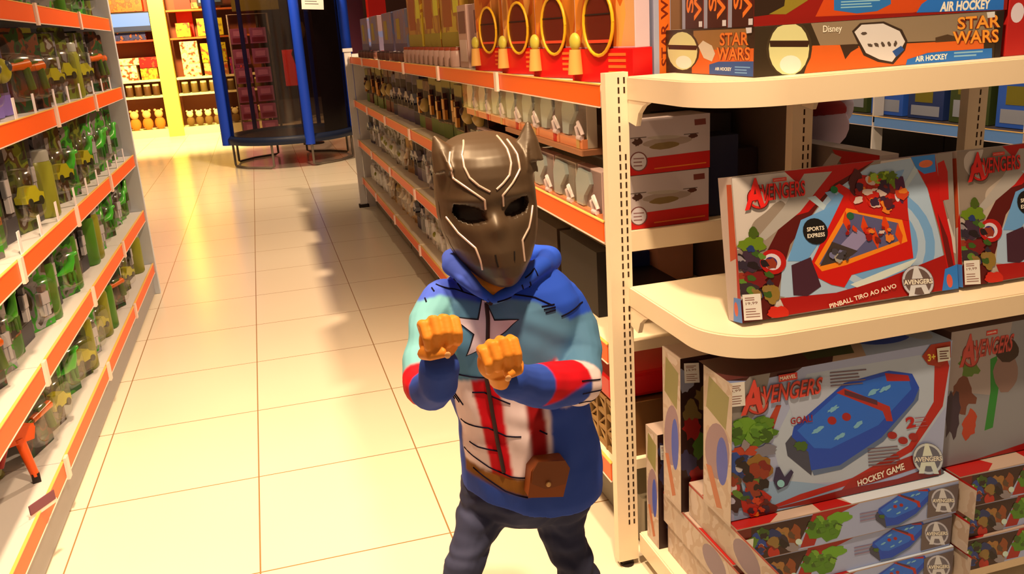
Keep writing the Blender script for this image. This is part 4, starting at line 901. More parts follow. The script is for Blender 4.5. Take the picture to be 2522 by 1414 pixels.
# jacket volume
tor = [(1212, 1150, 1476, .118), (1190, 1146, 1478, .122), (1120, 1140, 1470, .125), (1000, 1122, 1436, .118), (900, 1092, 1420, .114), (820, 1068, 1425, .108), (772, 1050, 1430, .104), (738, 1048, 1422, .10), (706, 1062, 1396, .088), (680, 1090, 1362, .072), (662, 1120, 1330, .055), (652, 1150, 1300, .04)]
mb = MB(); rs = []
YT = 1.625
for py, xl, xr, dep in tor:
    l_, r_ = at(xl, py, YT), at(xr, py, YT); c = (l_ + r_) / 2; hw = (r_.x - l_.x) / 2
    rs.append([(c.x + hw * math.copysign(abs(math.cos(t_)) ** .85, math.cos(t_)), YT + dep * math.copysign(abs(math.sin(t_)) ** .85, math.sin(t_)), c.z + {1212: .055, 1190: .03}.get(py, 0) * max(0, -math.cos(t_))) for t_ in [2 * math.pi * i / 40 + .02 for i in range(40)]])
mb.rings(rs, DARK)
ARM_L = [(1092, 738, 1.61, .046), (1060, 795, 1.585, .042), (1046, 880, 1.53, .036), (1044, 950, 1.46, .040), (1062, 962, 1.40, .038), (1082, 944, 1.35, .034), (1085, 900, 1.325, .032)]
ARM_R = [(1384, 745, 1.615, .050), (1416, 805, 1.60, .049), (1430, 880, 1.56, .046), (1422, 945, 1.50, .048), (1352, 950, 1.43, .043), (1290, 948, 1.37, .038), (1258, 935, 1.335, .034)]
PL, RL = chain(mb, ARM_L); PR, RR = chain(mb, ARM_R)
hood = [(1213, 742, 1.512, .008), (1176, 716, 1.52, .011), (1146, 685, 1.54, .016), (1118, 655, 1.58, .020), (1110, 640, 1.65, .024), (1160, 632, 1.72, .030), (1230, 630, 1.745, .032), (1310, 632, 1.72, .030), (1352, 636, 1.65, .024), (1335, 655, 1.58, .020), (1296, 685, 1.54, .016), (1258, 716, 1.52, .011), (1215, 742, 1.512, .008)]
chain(mb, hood)
me = remeshed(mb, 'jacket', .0032, 3)
def seg(p, P, rr):
    best = (9, 0)
    for i in range(len(P) - 1):
        d = P[i + 1] - P[i]; t_ = max(0, min(1, (p - P[i]).dot(d) / d.length_squared)); q = (p - P[i] - d * t_).length / (rr[i] * (1 - t_) + rr[i + 1] * t_)
        if q < best[0]: best = (q, i + t_)
    return best
def push(me, fn):                          # move every vertex along its normal by fn(position)
    C_ = [v.co.copy() for v in me.vertices]; N_ = [v.normal.copy() for v in me.vertices]; out = []
    for c_, n_ in zip(C_, N_):
        r_ = fn(c_, n_); out.extend(c_ + r_ if isinstance(r_, Vector) else c_ + n_ * r_)
    me.vertices.foreach_set('co', out); me.update()
push(me, lambda p, n_: noise.noise(p * 9) * .006 + noise.noise(p * 22 + Vector((3, 1, 7))) * .0028 + math.sin((p.z * 60 + p.x * 40) + noise.noise(p * 7) * 7) * .0014)
def gx(px, py): q = at(px, py, 1.505); return (q.x, q.z)
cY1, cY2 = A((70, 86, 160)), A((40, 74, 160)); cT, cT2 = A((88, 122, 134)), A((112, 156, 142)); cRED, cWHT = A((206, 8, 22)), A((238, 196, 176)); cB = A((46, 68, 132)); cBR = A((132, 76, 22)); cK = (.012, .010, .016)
def gline(pts): return [gx(*p) for p in pts]
def zat(L, x):
    if x <= L[0][0]: return L[0][1]
    for (x0, z0), (x1, z1) in zip(L, L[1:]):
        if x <= x1: return z0 + (z1 - z0) * (x - x0) / max(1e-6, x1 - x0)
    return L[-1][1]
LY = gline([(1015, 752), (1060, 742), (1100, 728), (1150, 738), (1212, 748), (1262, 736), (1330, 744), (1380, 766), (1420, 790), (1475, 772)])
LT = gline([(1100, 955), (1130, 950), (1200, 938), (1260, 940), (1330, 985), (1400, 990)])
LB1 = gline([(1130, 1128), (1165, 1146), (1200, 1166), (1260, 1180), (1300, 1178), (1400, 1120)]); LB2 = gline([(1130, 1150), (1180, 1186), (1215, 1200), (1250, 1216), (1300, 1226), (1400, 1190)])
pxx = lambda x, z: x
def stripe_edges(z):
    t_ = (gx(1200, 950)[1] - z) / (gx(1200, 950)[1] - gx(1200, 1150)[1])
    base = [1124, 1172, 1234, 1290, 1338, 1354]; low = [1166, 1216, 1262, 1312, 1352, 1362]
    return [gx(a_ + (b_ - a_) * t_ , 950 + 200 * t_)[0] for a_, b_ in zip(base, low)]
def jacket_ink(p, nn):
    p = Vector(p); dpt = (p.y - 1.505) * .26
    qa, ta = seg(p, PL, RL); qb, tb = seg(p, PR, RR)
    x, z = p.x, p.z + max(0, dpt)
    if qa < 1.25 and ta > 1.3:
        if ta > 3.9: return cB
        if ta > 2.75: return cRED if x < PL[3].x + .012 else cB
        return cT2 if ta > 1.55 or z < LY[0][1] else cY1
    if qb < 1.25 and tb > 1.25:
        u = (p - at(1352, 950, 1.43))
        if tb > 4.55: return cB
        if tb > 3.25: return cRED if u.z > -.012 else cB
        if tb > 2.75: return cWHT
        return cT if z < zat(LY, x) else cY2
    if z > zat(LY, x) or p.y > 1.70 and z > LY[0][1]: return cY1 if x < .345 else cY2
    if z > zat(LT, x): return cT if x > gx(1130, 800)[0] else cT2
    if p.y < 1.60 and nn.y < -.15:
        if z < zat(LB2, x): return cB
        E_ = stripe_edges(z)
        if x < E_[0] or x > E_[5]: return cB
        if z < zat(LB1, x): return cBR
        i = sum(1 for e_ in E_ if x > e_)
        return {1: cWHT, 2: cRED, 3: cWHT, 4: A((150, 6, 12)), 5: cWHT}.get(i, cB)
    return cB
me.update(); _vc = [v.co.copy() for v in me.vertices]; _fc = [tuple(p.vertices) for p in me.polygons]; bv = BVHTree.FromPolygons(_vc, _fc)
_ok = [not any(q < 1.2 and t_ > 1.6 for q, t_ in (seg(c_, PL, RL), seg(c_, PR, RR))) for c_ in _vc]
bt = BVHTree.FromPolygons(_vc, [f_ for f_ in _fc if all(_ok[i_] for i_ in f_)])
paint_mesh(me, jacket_ink, .75, .2)
def hug(bvh, pts, off, Yp=1.505, y0=1.0):
    """points of a front-view outline laid on the surface that faces forward"""
    out = []
    for px, py in pts:
        q = at(px, py, Yp); h, n_, i_, d_ = bvh.ray_cast(Vector((q.x, y0, q.z)), Vector((0, 1, 0)))
        if h: last_ = h
        out.append((h if h else Vector((q.x, out[-1].y + off if out else Yp, q.z))) + Vector((0, -off, 0)))
    return out
def dens(pts, step=6):
    o = []
    for (a_, b_), (c_, d_) in zip(pts, pts[1:]):
        n_ = max(1, int(math.hypot(c_ - a_, d_ - b_) / step)); o += [(a_ + (c_ - a_) * i / n_, b_ + (d_ - b_) * i / n_) for i in range(n_)]
    return o + [pts[-1]]
jk = link_mesh(me, 'jacket', boy, BASE)
# arms are in front of the chest: the star and seams are laid on the torso only
tb_ = MB(); tb_.rings(rs, DARK); tv = BVHTree.FromPolygons([Vector(v) for v in tb_.v], [tuple(f) for f in tb_.f])
def local(P): return [p - BASE for p in P]
def star_pts(cx, cy, r0, r1, rot=0):
    return [(cx + (r0 if k % 2 == 0 else r1) * math.sin(math.pi * k / 5 + R(rot)), cy - (r0 if k % 2 == 0 else r1) * math.cos(math.pi * k / 5 + R(rot))) for k in range(10)]
def inked(b, L_, rad, bvh, off=.0004, Yp=1.505, m=None):
    run = []
    def flush():
        if len(run) > 1: b.tube([p - BASE for p in run], rad, m or ink, 5)
        run.clear()
    for px, py in dens(L_):
        q = at(px, py, Yp); h = bvh.ray_cast(Vector((q.x, 1.0, q.z)), Vector((0, 1, 0)))[0]
        if h is None: flush(); continue
        h = h + Vector((0, -off, 0))
        if run and (h - run[-1]).length > .022: flush()
        run.append(h)
    flush()
def patch(poly, m, off, name, bvh=None, step=7, yp=1.505):
    """fill an outline with a fine fan laid on the cloth"""
    cxp = sum(p[0] for p in poly) / len(poly); cyp = sum(p[1] for p in poly) / len(poly)
    edge = dens(poly + [poly[0]], step)[:-1]; K = 8; V = []; Fs = []
    for k in range(K + 1):
        V += [(cxp + (x - cxp) * k / K, cyp + (y - cyp) * k / K) for x, y in edge]
    n_ = len(edge)
    for k in range(K):
        for i in range(n_): Fs.append((k * n_ + i, k * n_ + (i + 1) % n_, (k + 1) * n_ + (i + 1) % n_, (k + 1) * n_ + i))
    P = local(hug(bvh or bv, V, off, yp)); b = MB(); b.add(P, Fs, m, True); return b
star = star_pts(1205, 822, 80, 31, -2); star2 = star_pts(1205, 822, 86, 35, -2)
b = patch(star2, mat((30, 20, 30), .8), .0012, '', bt); b2 = patch(star, mat((226, 186, 178), .7), .0022, '', bt); b.add(b2.v, b2.f, b2.mats[0], True); b.build('star_patch', jk)
zm = mat((50, 24, 22), .6)
b = MB(); b.tube(local(hug(bt, dens([(1209, 748), (1207, 840), (1204, 940), (1216, 1010), (1228, 1080), (1246, 1172)]), .002)), .0042, zm, 6); b.build('zip', jk)
ink = mat((18, 12, 26), .8, .1)
b = MB()
for L_ in ([(1130, 700), (1150, 722), (1160, 742)], [(1040, 712), (1060, 735), (1068, 770)], [(1075, 722), (1090, 745)], [(1290, 706), (1300, 728)], [(1312, 700), (1322, 722)], [(1300, 690), (1330, 672), (1338, 690)], [(1085, 728), (1130, 737), (1200, 747)],
           [(1225, 744), (1262, 735), (1330, 744), (1372, 762)], [(1395, 790), (1430, 778), (1466, 768)], [(1130, 950), (1200, 940), (1252, 942)], [(1140, 1068), (1165, 1075), (1210, 1066), (1250, 1080), (1285, 1078)], [(1175, 985), (1200, 978), (1260, 1000)],
           [(1168, 1120), (1190, 1124), (1232, 1122)], [(1345, 765), (1378, 760)], [(1350, 772), (1380, 766)], [(1354, 780), (1380, 773)], [(1330, 1062), (1348, 1070)], [(1168, 1147), (1215, 1170), (1262, 1180), (1296, 1178)], [(1185, 1188), (1250, 1218), (1300, 1226)]):
    inked(b, L_, .0016, bt)
for L_ in ([(1400, 905), (1432, 912), (1462, 918)], [(1402, 935), (1438, 940), (1470, 944)], [(1400, 965), (1436, 970), (1462, 970)]):
    inked(b, L_, .0014, bv)
for x in (1140, 1146, 1152): inked(b, [(x - 8, 1008), (x + 6, 1026)], .002, bt)
b.build('printed_lines', jk)
b = MB()   # belt pouch
pc = Vector(hug(bv, [(1340, 1168)], .016)[0]) - BASE
T_ = Matrix.Translation(pc) @ Matrix.Rotation(R(12), 4, 'Y')
pm = mat((140, 62, 14), .6); b.prism([(-.038, -.036), (.036, -.034), (.040, .028), (.026, .046), (-.030, .040), (-.040, .020)], 'y', -.014, .022, pm, T_); po = b.build('belt_pouch', jk, bevel=.004, seg=3)
b = MB(); b.prism([(-.036, -.004), (-.004, -.016), (.034, -.004), (.038, .028), (.026, .046), (-.030, .042), (-.038, .022)], 'y', -.0175, -.0135, mat((120, 54, 14), .55), T_); b.build('flap', po, bevel=.001)
b = MB(); b.ball(T_ @ Vector((-.002, -.019, -.004)), .0055, mat((210, 150, 80), .3), 10, 6); b.build('button', po)

# body: head, neck, hands with fingers, one skin
skin = A((232, 130, 34))
mb = MB()
hc = at(1210, 500, 1.605)
mb.ball(hc, (.074, .088, .105), DARK, 24, 16); mb.ball(hc + Vector((.0, -.03, -.06)), (.048, .05, .05), DARK, 20, 12)
mb.ball(hc + Vector((.0, -.086, -.02)), (.010, .014, .016), DARK, 10, 8)
for s in (-1, 1): mb.ball(hc + Vector((s * .076, .01, -.01)), (.010, .018, .026), DARK, 12, 8)
mb.tube([hc + Vector((0, .01, -.05)), at(1212, 700, 1.60), at(1214, 745, 1.60)], [.044, .042, .058], DARK, 20); mb.ball(at(1216, 700, 1.575), (.040, .058, .034), DARK, 20, 10)
mb.tube([at(1212, 745, 1.62), at(1250, 900, 1.63), at(1300, 1190, 1.63)], [.07, .09, .08], DARK, 16)
def hand(mb, C, rotm, side, wrist):
    M_ = Matrix.Translation(C) @ rotm.to_4x4() @ Matrix.Scale(1.18, 4)
    mb.ball((0, 0, 0), (.029, .016, .034), DARK, 18, 12, T=M_)
    for i, (x, L_) in enumerate(((-.0215, .90), (-.0072, 1.0), (.0072, .96), (.0205, .82))):
        x *= side
        mb.tube([M_ @ Vector(q) for q in ((x * .85, .0, .012), (x, -.003, .036 * L_ + .002), (x * 1.02, -.020, .050 * L_), (x, -.034, .036 * L_), (x * .97, -.034, .018), (x * .95, -.024, .006))], [.0088, .0090, .0084, .0080, .0072, .006], DARK, 10)
    mb.tube([M_ @ Vector(q) for q in ((-side * .016, -.002, -.016), (-side * .026, -.014, -.006), (-side * .020, -.034, .004), (.000, -.044, .010))], [.012, .0105, .0092, .0075], DARK, 10)
    mb.tube([M_ @ Vector((0, 0, -.02)), M_ @ Vector((0, .002, -.036)), wrist], [.021, .019, .021], DARK, 12)
HL = at(1082, 838, 1.315); HR = at(1224, 888, 1.30)
hand(mb, HL, Matrix.Rotation(R(-4), 3, 'Y') @ Matrix.Rotation(R(16), 3, 'X'), 1, PL[-2])
hand(mb, HR, Matrix.Rotation(R(-8), 3, 'Y') @ Matrix.Rotation(R(20), 3, 'X'), -1, PR[-2])
me = remeshed(mb, 'body', .0026, 2)
def skin_ink(p, nn):
    if p.z > hc.z + .045 or (p.y > hc.y + .012 and p.z > hc.z - .06 and abs(p.x - hc.x) < .068): return (.02, .012, .008)
    return skin
paint_mesh(me, skin_ink, .55, .35); bd = link_mesh(me, 'body', boy, BASE)
b = MB()      # nails
for C, rotm, side in ((HL, Matrix.Rotation(R(-4), 3, 'Y') @ Matrix.Rotation(R(16), 3, 'X'), 1), (HR, Matrix.Rotation(R(-8), 3, 'Y') @ Matrix.Rotation(R(20), 3, 'X'), -1)):
    M_ = Matrix.Translation(C - BASE) @ rotm.to_4x4() @ Matrix.Scale(1.18, 4); b.ball((0, 0, 0), (.0045, .002, .0055), mat((240, 160, 90), .3), 10, 6, T=M_ @ Matrix.Translation((.0, -.0515, .011)))
b.build('thumb_nails', bd)
b = MB()
for s in (-1, 1):
    q = hc + Vector((s * .034, -.060, .012)) - BASE; b.ball(q, .0125, mat((200, 170, 140), .2), 14, 10); b.ball(q + Vector((0, -.0085, 0)), .0055, mat((20, 10, 8), .15), 10, 6)
b.build('eyes', bd)

# mask: hard dark shell with pointed ears
mr = [(331, 14, 1.590), (333, 34, 1.580), (337, 54, 1.566), (343, 70, 1.552), (352, 86, 1.538), (365, 99, 1.523), (382, 110, 1.508), (404, 117, 1.497), (430, 121, 1.490), (480, 124, 1.484), (530, 123, 1.480), (570, 116, 1.474), (600, 107, 1.468), (635, 90, 1.466), (662, 70, 1.470), (682, 50, 1.478), (690, 36, 1.486)]
mb = MB(); rs2 = []; YB_ = 1.602
for py, hw, fy in mr:
    cx_ = 1192 + (py - 336) * .113
    if py < 400: cx_ += (400 - py) * .08
    l_, r_ = at(cx_ - hw, py, 1.54), at(cx_ + hw, py, 1.54); c = (l_ + r_) / 2; a_ = (r_.x - l_.x) / 2; d_ = YB_ - fy; ring = []
    for i in range(25):
        t_ = math.pi * i / 24; ring.append((c.x - a_ * math.copysign(abs(math.cos(t_)) ** .8, math.cos(t_)), YB_ - d_ * abs(math.sin(t_)) ** .92, c.z))
    ring += [(c.x + a_ * .98, YB_ + .008, c.z), (c.x - a_ * .98, YB_ + .008, c.z)]; rs2.append(ring)
mb.rings(rs2[::-1], DARK)
def ear(p0, p1, p2, tip):
    A_, B_, C_, D_ = at(*p0), at(*p1), at(*p2), at(*tip)
    mb.tube([A_.lerp(B_, .5), A_.lerp(B_, .5).lerp(D_, .55), D_], [.032, .019, .003], DARK, 14)
    mb.add([A_, B_, C_, D_], [(0, 1, 3), (1, 2, 3), (2, 0, 3), (0, 2, 1)], DARK)
ear((1080, 450, 1.575), (1132, 372, 1.555), (1112, 425, 1.515), (1068, 334, 1.57))
ear((1330, 430, 1.575), (1266, 358, 1.555), (1300, 420, 1.515), (1300, 298, 1.57))
me = remeshed(mb, 'mask', .0024, 8)
eyeL = [(1128, 512), (1150, 510), (1180, 516), (1197, 526), (1198, 545), (1168, 555), (1140, 550), (1127, 534)]
eyeR = [(1242, 524), (1260, 502), (1288, 486), (1305, 487), (1310, 504), (1300, 524), (1268, 534), (1248, 534)]
def plane(P, Y=1.49): return [(at(a_, b_, Y).x, at(a_, b_, Y).z) for a_, b_ in P]
EL, ER = plane(eyeL), plane(eyeR); NS = plane([(1216, 552)])[0]; G_ = lambda x, z, cx, cz, sx, sz: math.exp(-((x - cx) / sx) ** 2 - ((z - cz) / sz) ** 2)
cl = plane([(1160, 532)])[0]; crr = plane([(1272, 512)])[0]; mu = plane([(1226, 620)])[0]; br1 = plane([(1150, 500)])[0]; br2 = plane([(1275, 478)])[0]
def sculpt(p, n_):
    dy = 0.0
    if n_.y < -.1 and p.y < 1.575:
        x, z = p.x, p.z
        dy += .014 * G_(x, z, *cl, .036, .018) + .014 * G_(x, z, *crr, .036, .018)
        dy -= .013 * G_(x, z, *NS, .017, .022) + .007 * G_(x, z, *mu, .03, .045) + .005 * G_(x, z, *br1, .03, .010) + .005 * G_(x, z, *br2, .03, .010)
        dy += .007 * G_(x, z, NS[0] - .05, NS[1] - .045, .022, .035) + .007 * G_(x, z, NS[0] + .055, NS[1] - .045, .022, .035)
        if inpoly(x, z, EL) or inpoly(x, z, ER): dy += .020
    return Vector((0, dy, 0))
push(me, sculpt)
me.update(); mv = BVHTree.FromPolygons([v.co.copy() for v in me.vertices], [tuple(p.vertices) for p in me.polygons])
def mask_ink(p, nn):
    if p.y < 1.58 and (inpoly(p.x, p.z, EL) or inpoly(p.x, p.z, ER)): return (.012, .004, .003)
    return A((74, 50, 28))
paint_mesh(me, mask_ink, .42, .5); mk = link_mesh(me, 'mask', boy, BASE)
sil = mat((226, 180, 140), .25, .7, .35)
b = MB()
for L_ in ([(1164, 356), (1150, 388), (1150, 415), (1160, 440), (1180, 458), (1206, 472)], [(1250, 344), (1262, 372), (1264, 404), (1256, 432), (1238, 452), (1222, 466)],
           [(1126, 384), (1118, 408), (1126, 446), (1160, 470), (1192, 492), (1196, 516)], [(1272, 352), (1286, 385), (1286, 420), (1262, 452), (1236, 480), (1240, 508)],
           [(1116, 550), (1138, 582), (1172, 612), (1182, 640), (1188, 664)], [(1322, 512), (1304, 562), (1284, 590), (1286, 620), (1288, 640)]):
    b.tube(local(hug(mv, dens(L_, 5), .0006, 1.49)), .0021, sil, 8)
b.build('silver_trim', mk)
b = MB()
for L_ in ([(1211, 620), (1214, 636), (1218, 650)], [(1258, 612), (1258, 634)]): b.tube(local(hug(mv, dens(L_, 5), .0001, 1.49)), .0016, cK and mat((20, 10, 6), .7), 6)
b.build('air_slots', mk)

# trousers and shoes
mb = MB()
mb.ball(at(1300, 1200, 1.63), (.13, .10, .08), DARK, 24, 14)
jl = [(1215, 1205, 1.63, .074), (1188, 1262, 1.625, .056), (1165, 1330, 1.60, .043), (1140, 1400, 1.575, .042)]
jr = [(1375, 1215, 1.63, .076), (1378, 1272, 1.625, .058), (1392, 1335, 1.60, .046), (1420, 1400, 1.575, .045)]
a1, _ = chain(mb, jl); a2, _ = chain(mb, jr)
for P_, fx in ((a1[-1], .215), (a2[-1], .615)):
    q = Vector((fx, 1.60, .055)); mb.tube([P_, P_.lerp(q, .5) + Vector((0, -.005, 0)), q], [.043, .045, .050], DARK, 16)
me = remeshed(mb, 'trousers', .0035, 2)
push(me, lambda p, n_: noise.noise(Vector((p.x * 14, p.y * 14, p.z * 34))) * .006 + math.sin(p.z * 150 + noise.noise(p * 18) * 6) * .0016)
dn = A((44, 40, 48)); dn2 = A((66, 64, 78))
def denim(p, nn):
    t_ = .5 + .5 * noise.noise(p * 12); t_ = max(0, min(1, t_ * (1.2 if p.z > .42 else .5))); return tuple(a_ * (1 - t_) + b_ * t_ for a_, b_ in zip(dn, dn2))
me.update(); paint_mesh(me, denim, .8, .2); link_mesh(me, 'trousers', boy, BASE)
for fx, rz in ((.212, 8), (.618, -8)):
    b = MB(); T_ = Matrix.Translation(Vector((fx, 1.585, 0)) - BASE) @ Matrix.Rotation(R(rz), 4, 'Z')
    b.ball((0, -.03, .034), (.038, .088, .034), mat((60, 50, 60), .5), 18, 10, T=T_).prism([(.036 * math.cos(q), -.03 + .09 * math.sin(q)) for q in [2 * math.pi * i / 20 for i in range(20)]], 'z', .0, .018, mat((220, 200, 180), .5), T=T_)
    b.build('shoe', boy)

# ------------------------------------------------------------------ trampoline at the aisle's end
TC = Vector((.36, 12.1, 0)); TR = .80
tr = thing('trampoline', 'blue padded trampoline with dark safety net standing at the end of the aisle', 'trampoline', TC)
BLUE = mat((20, 62, 160), .5); STEEL = mat((120, 96, 70), .35, .6)
MB().lathe([(TR * .985, .36), (TR * .985, .372), (.0001, .372)], mat((22, 18, 16), .6), 40).build('mat', tr)
MB().lathe([(TR * .82, .374), (TR * .86, .40), (TR * 1.0, .40), (TR * 1.04, .36), (TR * 1.03, .30), (TR * 1.0, .30)], mat((14, 26, 44), .5), 40).build('edge_pad', tr)
MB().tube([(TR * math.cos(2 * math.pi * i / 32), TR * math.sin(2 * math.pi * i / 32), .335) for i in range(33)], .018, STEEL, 8).build('frame_ring', tr)
for k, (a0, a1_) in enumerate(((188, 248), (285, 345), (20, 75), (105, 160))):
    pts = []
    for a_, z in ((a0, .33), (a0, .03), (a0 + 3, .016), ((a0 + a1_) / 2, .016), (a1_ - 3, .016), (a1_, .03), (a1_, .33)):
        pts.append((TR * .97 * math.cos(R(a_)), TR * .97 * math.sin(R(a_)), z))
    MB().tube(pts, .015, STEEL, 8).build('leg', tr)
for a_ in (184, 283, 352, 60, 125):
    x, y = TR * 1.02 * math.cos(R(a_)), TR * 1.02 * math.sin(R(a_))
    p = MB().tube([(x, y, .28), (x, y, 2.15)], (.085 if a_ in (184, 352) else .062 if a_ == 283 else .03), BLUE, 14).build('pole', tr)
    MB().ball((x, y, 2.17), .04, BLUE, 12, 8).build('pole_cap', p)
net = glassy(.1, (.42, .36, .36))
MB().rings([[(TR * .975 * math.cos(R(300 + 46 * i / 9)), TR * .975 * math.sin(R(300 + 46 * i / 9)), z) for i in range(10)] for z in (.4, 2.1)], mat((26, 12, 20), .8), cap=False, closed=False).build('gathered_net', tr)
MB().rings([[(TR * .98 * math.cos(2 * math.pi * i / 40), TR * .98 * math.sin(2 * math.pi * i / 40), z) for i in range(40)] for z in (.39, 2.12)], net, cap=False).build('safety_net', tr)
x, y = TR * 1.06 * math.cos(R(292)), TR * 1.06 * math.sin(R(292))
b = MB(); b.box(-.13, .13, -.002, .002, -.16, .16, mat((236, 206, 200), .6)).box(-.09, .07, -.003, -.002, -.10, -.094, DARK).box(-.09, .05, -.003, -.002, -.07, -.064, DARK).box(-.09, .08, -.003, -.002, .02, .026, DARK)
o = b.build('price_notice', None, loc=(TC.x + x + .10, TC.y + y - .02, 2.04)); o.rotation_euler = (0, R(4), 0); tag(o, 'white paper notice hung on the front of the trampoline net', 'notice')

# ------------------------------------------------------------------ bright toy shop beyond
YEL = mat((255, 206, 70), .4); PALE = mat((255, 226, 130), .4); SY = 17.35
t = thing('toy_display_unit', 'tall yellow framed display wall with cream shelves beyond the trampoline', 'shelving', (-1.5, SY + .3, 0)); O_ = Vector((-1.5, SY + .3, 0))
def Q(mb, name, m_par=t):
    mb.v = [tuple(Vector(v) - O_) for v in mb.v]; return mb.build(name, m_par)
Q(MB().box(-3.4, .2, SY - .05, SY + .5, 0, .14, PALE), 'plinth'); Q(MB().box(-1.66, -1.40, SY - .12, SY + .1, 0, 3.2, YEL), 'post'); Q(MB().box(-3.4, .2, SY + .5, SY + .56, 0, 3.2, mat((120, 50, 14))), 'back_panel')
for z in (.745, 1.03): Q(MB().box(-3.4, -1.67, SY, SY + .45, z - .04, z, PALE), 'shelf'); Q(MB().box(-1.39, .15, SY, SY + .45, z - .04, z, PALE), 'shelf')
for z in (1.72, 2.2): Q(MB().box(-3.4, -1.67, SY, SY + .45, z - .03, z, mat((190, 50, 20))), 'shelf'); Q(MB().box(-1.39, .15, SY, SY + .45, z - .03, z, mat((200, 90, 20))), 'shelf')
Q(MB().box(-1.26, -.98, SY + .42, SY + .46, 1.03, 3.2, mat((220, 30, 10))), 'red_panel')
def goods(nm, mk_, key, x0, x1, n_, z, lab_, cat):
    for i in range(n_):
        x = x0 + (x1 - x0) * (i + .5) / n_
        put(key, mk_, '%s, %s from the trampoline end' % (lab_, ordinal(n_ - 1 - i)), cat, (x, SY + .06, z + .001), 0)
def plush(c1, c2, s=1.0):
    def mk_():
        t_ = thing('plush_toy', '', ''); MB().ball((0, .05, .09 * s), (.075 * s, .06, .09 * s), mat(c1, .8), 12, 8).build('body', t_); MB().ball((0, .04, .22 * s), (.06 * s, .055, .06 * s), mat(c2, .8), 12, 8).ball((-.045 * s, .04, .275 * s), .02 * s, mat(c2, .8), 8, 6).ball((.045 * s, .04, .275 * s), .02 * s, mat(c2, .8), 8, 6).build('head', t_); return t_
    return mk_
goods('a', plush((226, 110, 24), (240, 160, 80), 1.25), 'pl1', -2.75, -1.7, 5, .14, 'orange plush toy on the yellow plinth', 'plush toy')
goods('b', plush((120, 80, 24), (236, 200, 120), 1.0), 'pl2', -1.35, .1, 9, .14, 'cream brown plush toy past the yellow post', 'plush toy')
goods('c', jar(.06, .2, mat((90, 50, 14)), mat((206, 170, 100))), 'jr1', -2.75, -1.7, 7, .745, 'small brown tub before the yellow post', 'tub')
goods('d', jar(.06, .2, mat((110, 80, 24)), mat((226, 190, 110))), 'jr2', -1.35, .1, 9, .745, 'small olive tub past the yellow post', 'tub')
for i, (x, z, wd, h, c, lb) in enumerate(((-2.25, 1.03, .42, .26, (250, 214, 130), 'cream box on the upper shelf before the yellow post'), (-1.84, 1.03, .28, .2, (230, 150, 30), 'orange yellow box on the upper shelf before the yellow post'), (-2.2, 1.30, .44, .12, (255, 200, 110), 'pale carton lying on the cream box'), (-1.83, 1.24, .3, .18, (200, 10, 8), 'red box on the upper shelf before the yellow post'),
        (-2.22, 1.72, .85, .3, (34, 30, 60), 'long navy box under the screen'), (-1.1, 1.03, .3, .62, (250, 196, 110), 'tall cream printed box past the yellow post'), (-.68, 1.03, .42, .22, (240, 150, 60), 'peach box past the yellow post'), (-.68, 1.26, .44, .34, (206, 170, 10), 'olive yellow box past the yellow post'), (-.68, 1.73, .44, .30, (246, 214, 20), 'bright yellow box on the high shelf'),
        (-.28, 1.03, .3, .3, (150, 40, 90), 'magenta box beside the trampoline edge'), (-1.15, 1.73, .24, .24, (250, 150, 20), 'orange box on the high shelf against the red panel'), (-2.22, 2.21, .9, .25, (230, 70, 10), 'orange carton above the screen'), (-.7, 2.21, .5, .1, (240, 130, 40), 'flat peach box on the topmost shelf'))):
    carton('toy_box', lb, 'toy box', (x - wd / 2, SY + .03, z + .001), wd, .3, h, clutter([c, tuple(min(255, int(v * 1.1)) for v in c), tuple(int(v * .75) for v in c), (210, 60, 20)], 14))
t = thing('screen', 'glowing pale blue screen on the display wall before the yellow post', 'screen', (-2.02, SY - .03, 1.86)); MB().box(-.36, .36, 0, .03, 0, .34, DARK).build('casing', t); MB().box(-.34, .34, -.004, 0, .10, .32, lit((150, 190, 240), 1.1)).box(-.34, .34, -.004, 0, .02, .10, lit((60, 90, 130), .6)).build('glowing_panel', t)
t = thing('screen', 'small glowing white green screen past the yellow post', 'screen', (-.62, SY - .03, 2.24)); MB().box(-.22, .22, 0, .03, 0, .26, DARK).build('casing', t); MB().box(-.19, .19, -.004, 0, .06, .18, lit((190, 236, 210), 1.0)).build('glowing_panel', t)
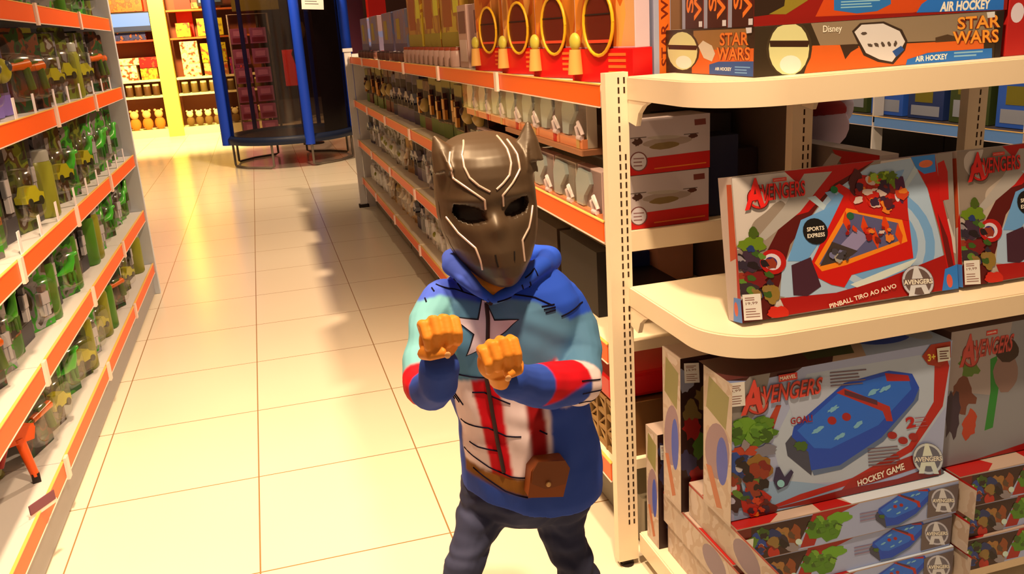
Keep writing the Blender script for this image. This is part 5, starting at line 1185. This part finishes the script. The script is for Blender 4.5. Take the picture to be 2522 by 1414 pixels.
# behind the net
t = thing('display_rack', 'rack of pink and mauve toy bags seen through the trampoline net', 'rack', (-.02, 15.4, 0)); MB().tube([(-.3, 0, 0), (-.3, 0, 2.0), (.32, 0, 2.0), (.32, 0, 0)], .02, STEEL, 8).build('frame', t); MB().box(-.36, .4, -.2, .2, 0, .03, STEEL).build('foot', t)
PB = simple_box('toy_bag', .26, .16, .24, mat((176, 84, 110)), [(.1, .9, .1, .4, mat((130, 20, 50))), (.2, .8, .5, .85, mat((214, 120, 140)))])
k = 0
for z in (.06, .34, .62, .92, 1.22, 1.54):
    for x in (-.16, .14):
        if z > .5 or x < 0 or True:
            put('pb', PB, 'pink toy bag behind the trampoline net, %s counting upward from floor' % ordinal(k), 'toy bag', (x - .02, 15.22, z), 0); k += 1
for i, (x, y, wd, d, z0, h, c, lb) in enumerate(((.5, 16.4, .42, .3, .78, .62, (190, 14, 14), 'red display panel box seen through the trampoline net'), (1.25, 17.0, .26, .3, 0, 3.1, (170, 80, 20), 'orange brown column seen through the trampoline net'), (1.62, 16.2, .34, .4, 0, 3.3, (70, 20, 40), 'dark plum column behind the far edge of the trampoline'), (1.98, 15.6, .3, .3, 0, 3.2, (216, 14, 10), 'bright red column past the trampoline'),
        (.62, 18.6, .6, .3, 1.5, 1.4, (50, 16, 10), 'dark brown hanging panel behind the trampoline'), (-.25, 16.7, .8, .3, 2.1, .9, (90, 70, 10), 'olive sign box above the pink toy bags'))):
    t = thing('column' if h > 2 else 'hanging_banner', lb, 'column' if h > 2 else 'panel', (x, y, z0)); MB().box(0, wd, 0, d, 0, h, mat(c, .5)).build('casing', t)
    if z0: MB().tube([(wd / 2, d / 2, -z0), (wd / 2, d / 2, .01)], .03, DARK, 8).build('stand', t)
t = thing('mannequin_stand', 'dark pole display stand with a black torso seen through the net', 'display stand', (.72, 13.9, 0)); MB().lathe([(.16, 0), (.16, .02), (.03, .03), (.025, .75)], DARK, 18).build('stand_pole', t); MB().lathe([(.10, .75), (.13, .95), (.10, 1.1), (.17, 1.35), (.12, 1.48), (.04, 1.54)], mat((34, 26, 40)), 18).build('torso', t)
MB().lathe([(.02, 1.54), (.06, 1.6), (.08, 1.7), (.05, 1.8)], mat((150, 100, 20)), 14).build('head', t)
